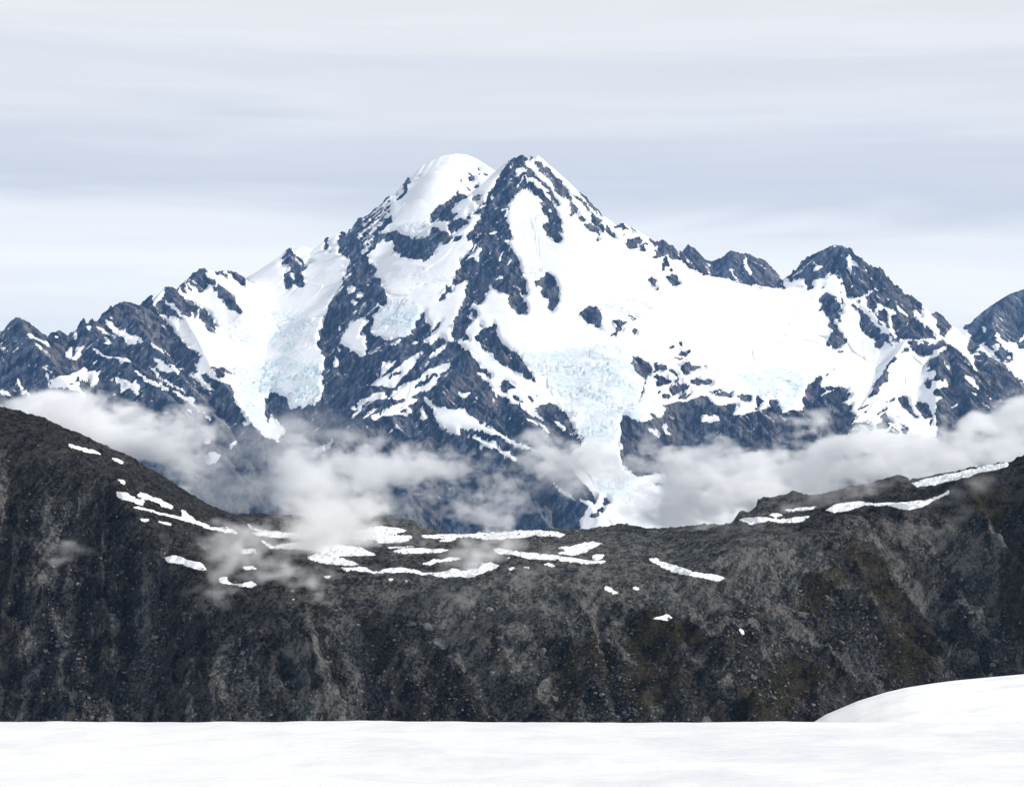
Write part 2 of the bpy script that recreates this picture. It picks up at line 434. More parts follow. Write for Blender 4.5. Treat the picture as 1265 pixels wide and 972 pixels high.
def sample(img, px, py):
    u = np.clip((px - RX0) * SS - .5, 0, img.shape[1] - 1.001); v = np.clip((py - RY0) * SS - .5, 0, img.shape[0] - 1.001)
    i = u.astype(int); j = v.astype(int); a = u - i; b = v - j
    return (img[j, i] * (1 - a) * (1 - b) + img[j, i + 1] * a * (1 - b) + img[j + 1, i] * (1 - a) * b + img[j + 1, i + 1] * a * b)
# ---------------------------------------------------------------------------
# Noise and mesh helpers
# ---------------------------------------------------------------------------
GR = np.array([[math.cos(a), math.sin(a)] for a in np.arange(64) * math.tau / 64], np.float32)
def perlin(x, y, seed=0):
    x = np.asarray(x, np.float64); y = np.asarray(y, np.float64)
    xi = np.floor(x).astype(np.int64); yi = np.floor(y).astype(np.int64)
    xf = (x - xi).astype(np.float32); yf = (y - yi).astype(np.float32)
    def g(ix, iy, dx, dy):
        h = (ix * 374761393 + iy * 668265263 + seed * 974711) & 0xffffffff
        h = ((h ^ (h >> 13)) * 1274126177) & 0xffffffff
        v = GR[((h ^ (h >> 16)) & 63)]
        return v[..., 0] * dx + v[..., 1] * dy
    u = xf * xf * xf * (xf * (xf * 6 - 15) + 10); v = yf * yf * yf * (yf * (yf * 6 - 15) + 10)
    a = g(xi, yi, xf, yf) * (1 - u) + g(xi + 1, yi, xf - 1, yf) * u
    b = g(xi, yi + 1, xf, yf - 1) * (1 - u) + g(xi + 1, yi + 1, xf - 1, yf - 1) * u
    return (a * (1 - v) + b * v) * 1.5
def fbm(x, y, octv=5, seed=0, gain=.5, lac=2.03):
    s = 0; a = 1.0
    for o in range(octv):
        s = s + a * perlin(x, y, seed + o * 17); x = x * lac + 7.3; y = y * lac - 3.1; a *= gain
    return s
def ridged(x, y, octv=5, seed=0, gain=.5, lac=2.03):
    s = 0; a = 1.0; w = 1.0
    for o in range(octv):
        n = 1 - np.abs(perlin(x, y, seed + o * 17)) * 1.6; n = n * n
        s = s + a * n * w; w = np.clip(n * 1.4, 0, 1); x = x * lac + 7.3; y = y * lac - 3.1; a *= gain
    return s
def smooth01(a, b, x):
    t = np.clip((x - a) / (b - a), 0, 1); return t * t * (3 - 2 * t)

COL = bpy.context.scene.collection
def mesh_from_arrays(name, co, faces, attrs=None, mat=None, shade=True):
    """One mesh object from numpy arrays; unused vertices are dropped."""
    faces = np.asarray(faces, np.int64)
    used = np.unique(faces); remap = np.full(len(co), -1, np.int64); remap[used] = np.arange(len(used))
    f = remap[faces]; co = co[used]; k = faces.shape[1]
    me = bpy.data.meshes.new(name)
    me.vertices.add(len(co)); me.vertices.foreach_set('co', co.astype(np.float32).ravel())
    me.loops.add(f.size); me.loops.foreach_set('vertex_index', f.astype(np.int32).ravel())
    me.polygons.add(len(f)); me.polygons.foreach_set('loop_start', (np.arange(len(f)) * k).astype(np.int32))
    me.polygons.foreach_set('loop_total', np.full(len(f), k, np.int32))
    me.polygons.foreach_set('use_smooth', np.full(len(f), bool(shade)))
    for an, av in (attrs or {}).items():
        at = me.attributes.new(an, 'FLOAT', 'POINT'); at.data.foreach_set('value', av[used].astype(np.float32))
    me.update(calc_edges=True)
    if mat: me.materials.append(mat)
    o = bpy.data.objects.new(name, me); COL.objects.link(o)
    return o
def tag(o, label, cat=None, kind=None, group=None):
    o['label'] = label
    if cat: o['category'] = cat
    if kind: o['kind'] = kind
    if group: o['group'] = group
    return o
def grid_faces(nr, nc):
    i = np.arange(nr * nc).reshape(nr, nc)
    return np.stack([i[:-1, :-1].ravel(), i[:-1, 1:].ravel(), i[1:, 1:].ravel(), i[1:, :-1].ravel()], 1)
def to_px(co):
    return CX + co[..., 0] / co[..., 1] * FPX, CY - co[..., 2] / co[..., 1] * FPX

# ---------------------------------------------------------------------------
# The massif: every crest line is surveyed as x, y, distance in km; slopes fall away from it on both sides
# ---------------------------------------------------------------------------
VALLEY = -640.0
def crest(txt):
    a = np.array([[float(v) for v in t.split(',')] for t in txt.split()])
    Y = a[:, 2] * 1000
    return np.stack([(a[:, 0] - CX) / FPX * Y, Y, (CY - a[:, 1]) / FPX * Y], 1)

def build_range(px0, px1, y0, y1, ridges, step=4.0, cstep=.9, seed=1, rough=1.0):
    cols = np.arange(px0, px1 + cstep, cstep); rows = np.arange(y0, y1 + step, step)
    PX, Y = np.meshgrid(cols, rows); X = (PX - CX) / FPX * Y
    X = X.astype(np.float32); Y = Y.astype(np.float32)
    # domain warp so crest flanks do not read as cones
    wx = X + 45 * fbm(X / 420, Y / 420, 3, seed + 5); wy = Y + 45 * fbm(X / 420, Y / 420, 3, seed + 9)
    Z = np.full(X.shape, VALLEY, np.float32); D = np.full(X.shape, 900, np.float32); S = np.zeros(X.shape, np.float32)
    for ri, (txt, slope, rnd) in enumerate(ridges):
        c = crest(txt).astype(np.float32); run = ri * 911.0
        for a, b in zip(c[:-1], c[1:]):
            ex, ey = b[0] - a[0], b[1] - a[1]; L = ex * ex + ey * ey + 1e-6
            t = np.clip(((X - a[0]) * ex + (Y - a[1]) * ey) / L, 0, 1)
            d0 = np.hypot(X - a[0] - t * ex, Y - a[1] - t * ey)
            tw = np.clip(((wx - a[0]) * ex + (wy - a[1]) * ey) / L, 0, 1)
            dw = np.hypot(wx - a[0] - tw * ex, wy - a[1] - tw * ey)
            k = np.clip(d0 / 140, 0, 1); d = d0 * (1 - k) + dw * k
            h = np.sqrt(d * d + rnd * rnd) - rnd
            z = a[2] + t * (b[2] - a[2]) - slope * h * (1 - .18 * np.clip(h / 900, 0, 1))
            m = z > Z
            Z[m] = z[m]; D[m] = d0[m] + (150 if rnd >= 60 else 0); S[m] = run + tw[m] * math.sqrt(L); run += math.sqrt(L)
    # snow fills the hollows, rock stands out rugged
    def surv(Z):
        px, py = CX + X / Y * FPX, CY - Z / Y * FPX
        return px, py
    px, py = surv(Z); rock = 1 - sample(snow_map, px, py)
    rk = gauss(rock.astype(np.float32), 2.0)
    Zs = gauss(Z, 14.0)
    near = np.clip(D / 110, 0, 1)
    sn = (1 - rk) * near * .85
    Z = Z * (1 - sn) + (Zs + 1.5) * sn
    # buttresses and couloirs run down the flanks from each crest
    Sw = S + 26 * perlin(X / 110, Y / 110, seed + 15) + .12 * D
    rib = np.maximum(ridged(Sw / 120, D / 620 + 3, 3, seed + 17) - .9, -.2)
    rib2 = np.maximum(ridged(Sw / 42, D / 260 + 5, 3, seed + 19) - .9, -.2)
    Z = Z + rough * rk * (42 * smooth01(0, 90, D) * rib + 24 * smooth01(0, 45, D) * rib2)
    Z = Z + (1 - rk) * smooth01(20, 200, D) * (7 * ridged(Sw / 150, D / 700 + 9, 2, seed + 23) + 3.5 * perlin(Sw / 45, D / 160, seed + 25))
    lf = ridged(X / 260, Y / 190 + Z / 400, 4, seed + 21) - .9
    Z = Z + rough * rk * smooth01(20, 190, D) * 42 * lf
    hf = ridged(X / 62 + Z / 260, Y / 48, 4, seed + 41) - .9
    Z = Z + rough * rk * (.25 + .75 * smooth01(0, 90, D)) * 18 * hf
    Z = Z + rk * 4.0 * fbm(X / 15, Y / 15 + Z / 30, 3, seed + 61)
    Z = Z + (1 - rk) * 3.0 * fbm(X / 130, Y / 130, 3, seed + 71)
    px, py = surv(Z)
    ic = sample(ice_map, px, py)
    # broken ice: tilted blocks between crevasses
    cell = perlin(X / 150 + .7 * perlin(X / 110, Y / 90, 3), Y / 34 + Z / 90, seed + 81)
    ser = np.clip(np.round(cell * 4) / 4, -.7, .7) * .8 + .22 * fbm(X / 40, Y / 16, 3, seed + 83)
    cv = perlin(X / 170 + .8 * perlin(X / 80, Y / 50, seed + 84), Y / 22 + Z / 70, seed + 85)
    cv2 = perlin(X / 80, Y / 60 + Z / 60, seed + 86)
    ser = 1.25 * ser - .75 * np.exp(-(cv / .07) ** 2) - .35 * np.exp(-(cv2 / .05) ** 2)
    ser = ser * (.25 + 1.1 * smooth01(-.35, .4, perlin(X / 150, Y / 100 + Z / 160, seed + 88)))
    Z = Z + ic * (1 - rk) * 17 * ser
    px, py = surv(Z)
    # which way the slope faces left or right, softened
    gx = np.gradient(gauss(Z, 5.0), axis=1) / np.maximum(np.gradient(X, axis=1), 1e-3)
    co = np.stack([X, Y, Z], -1)
    # ragged margins: the survey lines are followed only to within a few metres
    wq = 3.0 * np.clip(1 - np.abs(2 * sample(near_map, px, py) - 1) * .6, 0, 1)
    q1 = fbm(X / 52 + Z / 70, Z / 38, 4, seed + 91, .62); q2 = fbm(X / 52 - Z / 70, Z / 38, 4, seed + 95, .62)
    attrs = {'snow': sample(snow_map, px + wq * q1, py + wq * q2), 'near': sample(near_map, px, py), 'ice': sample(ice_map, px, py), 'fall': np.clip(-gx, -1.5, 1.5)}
    return co.reshape(-1, 3), {k: v.ravel() for k, v in attrs.items()}, X.shape, px.ravel(), py.ravel()

def smooth_face_sel(px, py, faces, poly):
    fx = px[faces].mean(1); fy = py[faces].mean(1)
    return inside(poly, fx, fy)
def biggest_piece(m, f):
    ids = np.nonzero(m)[0]; owner = {}
    for i in ids:
        for v in f[i]: owner.setdefault(int(v), []).append(int(i))
    seen, best = set(), []
    for s in ids:
        s = int(s)
        if s in seen: continue
        stack, comp = [s], []; seen.add(s)
        while stack:
            a = stack.pop(); comp.append(a)
            for v in f[a]:
                for b in owner[int(v)]:
                    if b not in seen: seen.add(b); stack.append(b)
        if len(comp) > len(best): best = comp
    r = np.zeros(len(m), bool); r[best] = True
    return r
def emit_range(name, built, label, mat, cuts=()):
    co, attrs, shp, px, py = built
    f = grid_faces(*shp)
    keep = co[f][:, :, 2].max(1) > VALLEY + 1
    f = f[keep]
    fx = px[f].mean(1); fy = py[f].mean(1)
    yy = co[f][:, :, 1].mean(1)
    left = np.ones(len(f), bool)
    for cname, clabel, ccat, poly, ymax in cuts:
        kind = 'structure' if cname == 'mountain' else None
        m = inside(poly, fx, fy) & left & (yy < ymax)
        if m.sum() < 8: continue
        if cname != 'mountain': m = biggest_piece(m, f)
        left &= ~m
        o = mesh_from_arrays(cname, co, f[m], attrs, mat)
        tag(o, clabel, ccat, kind)
    o = mesh_from_arrays(name, co, f[left], attrs, mat)
    tag(o, label, 'mountain', 'structure')
    return o

POLY0 = lambda t: P(0, t)
def grow(poly, k=1.6):
    c = poly.mean(0); d = poly - c
    return c + d * (1 + k / np.maximum(np.hypot(d[:, 0], d[:, 1]), 1))[:, None]

def carry_skyline(lines):
    """what the survey says just below the skyline also holds for the jags that rise above it"""
    x = (np.arange(snow_map.shape[1]) + .5) / SS + RX0; y = np.full(x.shape, 1e9)
    for t in lines:
        a = np.array([[float(v) for v in q.split(',')[:2]] for q in t.split()]); i = np.argsort(a[:, 0])
        y = np.minimum(y, np.interp(x, a[i, 0], a[i, 1], left=1e9, right=1e9))
    for k in np.nonzero(y < 1e8)[0]:
        j = int((y[k] + 3.0 - RY0) * SS)
        snow_map[:j, k] = snow_map[j, k]; near_map[:j, k] = near_map[j, k]

def build_massif(mat):
    # dark peaks beyond the snow plateau, and the far blue peak at the right edge
    back = [("815,330,10.7 830,322,10.75 843,310,10.8 850,302,10.8 857,306,10.8 865,318,10.8 878,323,10.8 890,319,10.8 903,309,10.8 915,313,10.8 925,313,10.8 935,319,10.8 944,321,10.8 955,334,10.8 964,341,10.8 972,356,10.8 985,370,10.9", 1.1, 4)]
    far = [("1165,420,11.6 1180,405,11.5 1192,401,11.5 1200,401,11.5 1208,391,11.6 1216,384,11.7 1230,374,11.8 1246,364,11.9 1265,357,12.0 1300,345,12.1 1340,360,12.2", .95, 4),
           ("1230,374,11.8 1225,400,11.4 1232,430,11.1 1250,470,10.7", .9, 4), ("1265,357,12.0 1290,420,11.4 1300,470,11.0", .9, 4),
           ("1180,405,11.5 1200,440,11.1 1205,470,10.9", .9, 4)]
    skies = [back[0][0], far[0][0]]
    # left range with the upper snow basin
    lr = [("-90,470,8.5 -40,440,8.5 0,432,8.6 12,408,8.65 20,393,8.7 24,391,8.7 35,398,8.7 48,408,8.75 60,418,8.8 66,410,8.85 75,408,8.9 84,413,8.9 90,418,8.9 96,416,8.9 103,402,8.95 110,399,9.0 118,398,9.0 128,395,9.05 135,386,9.1 142,378,9.15 150,373,9.2 158,373,9.2 170,376,9.25 175,382,9.3 180,382,9.3 188,376,9.4 200,361,9.55 205,355,9.6 212,354,9.65 220,358,9.7 232,349,9.8 243,341,9.9 247,332,10.0 252,331,10.0 258,335,10.05 268,335,10.1 285,334,10.2 292,338,10.3 303,350,10.4 315,346,10.45 326,336,10.5 336,332,10.5 346,322,10.5 358,306,10.55 364,311,10.55 370,305,10.6 378,305,10.6 390,309,10.65 400,304,10.7 412,303,10.7 430,305,10.8 470,300,10.9", .85, 5),
          ("205,355,9.6 225,385,9.3 245,420,9.0 262,455,8.75 290,490,8.5 320,535,8.2 350,580,8.0", .95, 4),
          ("150,373,9.2 185,420,8.85 230,470,8.55 270,520,8.3 310,580,8.0", .9, 4),
          ("103,402,8.95 140,430,8.65 190,470,8.4 240,520,8.15 300,600,7.85 360,680,7.6", .85, 6),
          ("24,391,8.7 45,430,8.45 80,470,8.2 120,520,7.95 170,600,7.7", .9, 6),
          ("252,331,10.0 275,355,9.8 300,385,9.6", .8, 6), ("208,354,9.6 235,380,9.45 268,412,9.3", .8, 6),
          ("358,306,10.55 360,340,10.3 365,352,10.2", .8, 6), ("-40,440,8.5 -10,500,8.1 20,580,7.8", .9, 6)]
    glac = POLY0("285,447 350,440 400,447 402,500 385,506 376,506 362,509 357,496 350,491 340,483 328,490 328,515 338,540 310,527 290,492 286,470")
    upper = POLY0("270,405 300,390 345,381 392,386 400,425 395,441 350,436 300,444 275,436")
    nun = POLY0("326,492 331,485 340,482 352,490 358,497 359,520 352,545 338,538 328,515")
    main = [  # snow dome
        ("421,302,10.7 430,292,10.7 445,280,10.7 458,272,10.7 470,264,10.7 483,254,10.7 490,244,10.75 498,232,10.8 505,222,10.8 515,212,10.8 524,204,10.8 534,198,10.8 545,193,10.8 556,190.5,10.8 566,190,10.8 576,191,10.8 588,196,10.8 600,203,10.75 612,211,10.7 625,216,10.6 650,225,10.5", .95, 14),
        ("556,190,10.8 540,215,10.65 520,245,10.5 508,280,10.35", 1.25, 90),
        ("508,300,10.25 500,312,10.2 520,316,10.15", 1.2, 8),
        # wall on the left of the main peak
        ("458,272,10.7 445,300,10.35 435,330,10.1 425,350,9.9 412,385,9.65 403,415,9.45 400,450,9.25 400,480,9.05 392,510,8.85 385,560,8.6 380,620,8.3", 1.15, 8),
        ("455,300,10.3 465,345,9.95 470,370,9.8 460,400,9.55 450,440,9.3 445,480,9.05", 1.1, 8),
        ("490,430,9.25 470,470,9.0 450,520,8.7", 1.1, 8), ("520,405,9.4 505,430,9.2 480,470,8.95 450,505,8.7", 1.0, 6),
        # sharp peak
        ("612,212,10.05 620,205,10.02 630,197,10.0 640,193,10.0 645,191,10.0 652,195,10.0 656,193,10.0 660,197,10.0 664,192,10.0 672,198,10.0 685,209,10.02 700,222,10.05 715,236,10.05 730,252,10.08 745,267,10.1 758,279,10.12 770,275,10.15 780,280,10.15 795,290,10.17 812,300,10.2 819,295,10.1 826,303,10.1 838,312,10.15 843,322,10.1 860,335,9.95 880,341,9.95 905,345,9.95 930,352,9.95 965,357,9.95 990,358,9.95 1020,352,10.0", .95, 4),
        ("645,192,10.0 630,212,9.9 612,235,9.8 600,262,9.68 590,290,9.58 600,305,9.5 605,325,9.4 590,350,9.3 578,372,9.2 568,395,9.08 560,415,9.0 563,425,8.95", 1.15, 5),
        ("590,300,9.58 575,320,9.5 562,345,9.4 545,365,9.3", 1.1, 5), ("620,312,9.5 635,335,9.4 645,355,9.3 650,385,9.15", 1.1, 5),
        ("563,425,8.95 590,455,8.75 612,478,8.6 640,505,8.4 665,530,8.25 690,560,8.1 715,600,7.9 740,640,7.75", .95, 5),
        ("563,425,8.95 540,445,8.8 510,470,8.65 480,495,8.5 450,515,8.4 420,545,8.2 400,590,8.0", .95, 5),
        ("563,425,8.95 556,470,8.7 560,500,8.55 575,530,8.35 600,560,8.2 640,600,8.0 680,650,7.75", .9, 8),
        ("556,470,8.7 540,510,8.45 520,560,8.2 500,620,7.9 480,680,7.65", .9, 8),
        ("606,402,9.15 612,406,9.1 616,420,9.0 630,434,8.92 645,450,8.85 662,468,8.75 685,497,8.6 700,512,8.5 715,545,8.35", .95, 5),
        ("655,195,10.0 665,220,9.9 672,245,9.8 680,270,9.72 690,298,9.62", 1.0, 5),
        ("664,193,10.0 685,235,9.9 705,262,9.82 715,265,9.8", .95, 5), ("745,270,10.1 755,290,10.0", .95, 5),
        ("676,338,9.55 680,360,9.4 685,385,9.3", .9, 20), ("729,378,9.35 732,395,9.25", .9, 20),
        # the wide snow plateau and its cliff
        ("905,345,9.95 880,400,9.55 860,440,9.25 850,470,9.08 865,492,8.98", .6, 160),
        ("985,358,9.95 980,420,9.5 960,460,9.2 955,495,8.98", .6, 160),
        ("770,512,8.8 800,516,8.85 830,502,8.95 870,490,9.0 900,505,8.95 930,510,8.9 960,505,8.92 1000,500,8.92 1040,485,9.0", 1.5, 8),
        ("770,512,8.8 775,545,8.7 790,585,8.55", 1.3, 10), ("790,440,9.15 800,455,9.05 793,475,8.95", .9, 10),
        ("740,600,8.3 770,590,8.4 820,585,8.45 900,600,8.4", .45, 60), ("740,660,7.9 780,640,8.0 900,640,8.0", .3, 60)]
    icefall = POLY0("643,434 680,432 720,426 770,422 790,437 789,450 795,468 797,485 796,505 785,512 767,513 763,547 725,550 705,512 690,495 668,468 652,452")
    right_ice = POLY0("888,473 925,451 975,453 1012,461 998,478 990,493 990,506 965,510 957,493 935,490 925,480")
    serac = POLY0("486,272 503,275 520,273 534,268 533,290 518,294 508,296 494,291 487,283")
    mid_ice = POLY0("462,397 470,377 490,367 515,371 522,378 518,395 510,412 498,420 480,421 463,415")
    toe = POLY0("733,590 770,586 795,605 789,619 760,624 736,608")
    big = POLY0("659,347 667,347 672,338 678,335 685,340 693,357 691,366 693,372 684,387 674,383 676,370 668,366 666,355 659,354")
    blk = P(11, "225,85 230,20 280,-15 340,-15 355,-28 412,40 422,90 408,115 402,180 340,155 345,130 275,142")
    pinn = P(10, "790,445 845,315 880,270 908,300 935,340 1000,385 1010,430 1000,450 960,470 930,440 880,440 830,450")
    tri = P(11, "628,368 665,368 765,422 812,462 806,515 742,570 710,552 672,505 640,465 625,420")
    oct_ = P(10, "745,605 785,570 830,585 842,650 870,665 858,710 825,698 790,675 755,645")
    roc = P(10, "895,590 950,540 1000,565 1032,625 975,668 925,650 905,612")
    lens = P(11, "915,640 955,600 1030,580 1097,585 1090,625 1005,690 945,705 925,672")
    isl = P(14, "575,475 603,412 668,480 605,550 580,550")
    cap = P(14, "425,450 480,402 572,435 567,482 520,495")
    rt = [("940,372,10.35 965,350,10.3 972,341,10.3 980,336,10.3 986,334,10.3 992,325,10.28 998,318,10.26 1003,314,10.25 1014,310,10.22 1026,303.5,10.2 1034,302,10.2 1041,303,10.2 1048,308,10.2 1056,315,10.2 1070,325,10.22 1080,333,10.25 1088,339,10.27 1101,350,10.3 1109,358,10.33 1118,366,10.36 1130,378,10.4 1142,390,10.45 1150,387,10.45 1156,385,10.45 1163,390,10.45 1170,398,10.5 1176,409,10.5 1185,412,10.5 1210,425,10.5 1250,470,10.6 1340,540,10.6", .9, 4),
          ("1036,303,10.2 1045,335,10.05 1060,370,9.85 1085,395,9.65 1105,415,9.48", 1.0, 5), ("1070,325,10.22 1090,370,9.95 1115,400,9.7 1130,412,9.55", 1.0, 5),
          ("1003,314,10.25 1005,345,10.1 1022,370,9.9 1030,400,9.7 1030,430,9.5", .95, 5), ("1060,380,9.85 1075,405,9.65 1095,425,9.5", .95, 5),
          ("1105,424,9.45 1118,420,9.42 1128,420,9.4 1140,420,9.4 1158,420,9.4 1166,419,9.4 1180,430,9.35 1195,445,9.28 1210,462,9.2 1230,482,9.1 1255,502,9.0 1300,540,8.9 1340,570,8.8", 1.0, 5),
          ("1158,420,9.4 1160,445,9.2 1157,480,8.98 1155,520,8.75 1155,570,8.5 1160,650,8.1", 1.05, 5), ("1180,430,9.35 1195,480,9.0 1205,530,8.75 1220,600,8.4", .95, 5),
          ("1120,420,9.42 1106,440,9.25 1092,462,9.1 1078,482,8.95 1060,510,8.75 1035,548,8.5 1010,600,8.2", .95, 5),
          ("1205,437,9.75 1215,436,9.75 1226,440,9.75 1242,452,9.75 1256,468,9.75 1275,485,9.75 1340,540,9.8", .9, 5),
          ("1095,500,8.85 1080,530,8.65 1070,570,8.4", .8, 8), ("1120,500,8.9 1130,515,8.8 1128,560,8.5", .8, 10)]
    carry_skyline(skies + [lr[0][0], main[0][0], rt[0][0]] + [m[0] for m in main if m[0].startswith('612,212')])
    emit_range('mountain', build_range(800, 1000, 10300, 11300, back, step=4, seed=11, rough=.4),
               'two dark rocky humps showing beyond the edge of the wide snow plateau', mat)
    emit_range('mountain', build_range(1150, 1340, 10000, 12700, far, step=6, seed=12, rough=.3),
               'far blue peak cut off by the right edge of the picture', mat)
    pyr = P(16, "598,505 628,465 670,482 718,545 705,578 650,584 608,546")
    west = POLY0("-200,100 395,100 440,296 425,350 412,385 402,415 403,440 402,452 400,480 400,520 385,560 380,620 380,800 -200,800")
    east = POLY0("966,100 968,352 1000,362 1008,395 1020,430 1050,440 1075,470 1050,530 1020,570 1000,620 1000,800 1500,800 1500,100")
    G, O = 'glacier', 'rock_outcrop'
    emit_range('mountain', build_range(-90, 1340, 7500, 11400, lr + main + rt, step=4.0, seed=14), 'sharp main peak and rounded snow dome with black rock ribs and a broad snow plateau', mat,
               [(G, 'pale blue icefall hanging in the left basin beside the dark rock wall', 'glacier', glac, 9900),
                (G, 'crevassed snow basin above the left icefall', 'glacier', upper, 10400),
                (O, 'dark rock knob half swallowed by the foot of the left icefall', 'rock outcrop', nun, 9500),
                (G, 'wide crevassed icefall below the sharp peak in the middle of the massif', 'glacier', icefall, 9600),
                (G, 'broken ice edge above the long dark cliff under the snow plateau', 'glacier', right_ice, 9500),
                (G, 'blunt blue ice cliff hanging from the snow dome', 'glacier', serac, 10700),
                (G, 'small blue-grey icefall between the dark left wall and the central rib', 'glacier', mid_ice, 10000),
                (G, 'folded toe of the glacier low in the valley among the mist', 'glacier', toe, 8800),
                (O, 'tall two-lobed rock island in the snow right of the central rib', 'rock outcrop', big, 9800),
                (O, 'round black rock island above the middle icefall', 'rock outcrop', blk, 9700),
                (O, 'brownish pointed tooth of rock on the right skyline of the sharp peak', 'rock outcrop', pinn, 10400),
                (O, 'wedge shaped dark rock at the right margin of the middle icefall', 'rock outcrop', tri, 9600),
                (O, 'left one of two small rocks in the snow below the pointed tooth', 'rock outcrop', oct_, 10100),
                (O, 'right one of two small rocks in the snow below the pointed tooth', 'rock outcrop', roc, 10100),
                (O, 'long lens shaped rock just above the left end of the dark cliff', 'rock outcrop', lens, 9600),
                (O, 'pointed rock splitting the ice at the cliff edge under the plateau', 'rock outcrop', isl, 9600),
                (O, 'low dark rock left of the pointed rock above the long cliff', 'rock outcrop', cap, 9600),
                (O, 'oval dark rock in the snow gully left of the right hand pyramid', 'rock outcrop', pyr, 9300),
                ('mountain', 'long dark jagged ridge falling to the left of the snow dome, streaked with snow', 'mountain', west, 99999),
                ('mountain', 'dark right hand peak with a steep snowy pyramid standing in front of it', 'mountain', east, 99999)])
# ---------------------------------------------------------------------------
# Materials
# ---------------------------------------------------------------------------
class NT:
    """Small helper around a node tree."""
    def __init__(s, tree): s.t = tree; s.n = tree.nodes; s.l = tree.links
    def node(s, typ, **kw):
        x = s.n.new(typ)
        for k, v in kw.items(): setattr(x, k, v)
        return x
    def put(s, sock, v):
        if isinstance(v, bpy.types.NodeSocket): s.l.new(v, sock)
        elif v is not None: sock.default_value = v
    def math(s, op, a, b=None, c=None, clamp=False):
        x = s.node('ShaderNodeMath', operation=op, use_clamp=clamp)
        s.put(x.inputs[0], a); s.put(x.inputs[1], b); s.put(x.inputs[2], c); return x.outputs[0]
    def mix(s, f, a, b, blend='MIX'):
        x = s.node('ShaderNodeMix', data_type='RGBA', blend_type=blend)
        s.put(x.inputs[0], f); s.put(x.inputs[6], a); s.put(x.inputs[7], b); return x.outputs[2]
    def mixf(s, f, a, b):
        x = s.node('ShaderNodeMix', data_type='FLOAT')
        s.put(x.inputs[0], f); s.put(x.inputs[2], a); s.put(x.inputs[3], b); return x.outputs[0]
    def noise(s, vec, scale, detail=4, rough=.55, dist=0.0):
        x = s.node('ShaderNodeTexNoise'); s.put(x.inputs['Vector'], vec)
        x.inputs['Scale'].default_value = scale; x.inputs['Detail'].default_value = detail
        x.inputs['Roughness'].default_value = rough; x.inputs['Distortion'].default_value = dist
        return x.outputs['Fac']
    def mrange(s, v, a, b, c=0.0, d=1.0, smooth=True):
        x = s.node('ShaderNodeMapRange', interpolation_type='SMOOTHSTEP' if smooth else 'LINEAR')
        s.put(x.inputs[0], v)
        for i, k in enumerate((a, b, c, d)): s.put(x.inputs[i + 1], k)
        return x.outputs[0]
    def mapping(s, vec, rot=(0, 0, 0), scale=(1, 1, 1)):
        x = s.node('ShaderNodeMapping'); s.put(x.inputs[0], vec)
        x.inputs['Rotation'].default_value = rot; x.inputs['Scale'].default_value = scale; return x.outputs[0]
    def attr(s, name):
        return s.node('ShaderNodeAttribute', attribute_name=name).outputs['Fac']
    def voro(s, vec, scale, feature='F1', out='Distance'):
        x = s.node('ShaderNodeTexVoronoi', feature=feature); s.put(x.inputs['Vector'], vec)
        x.inputs['Scale'].default_value = scale; return x.outputs[out]
    def bump(s, h, strength, dist, normal=None):
        x = s.node('ShaderNodeBump'); x.inputs['Strength'].default_value = strength; x.inputs['Distance'].default_value = dist
        s.put(x.inputs['Height'], h)
        if normal is not None: s.put(x.inputs['Normal'], normal)
        return x.outputs[0]

def material(name):
    m = bpy.data.materials.new(name); m.use_nodes = True
    n = NT(m.node_tree); b = m.node_tree.nodes['Principled BSDF']
    b.inputs['Specular IOR Level'].default_value = .02
    return m, n, b

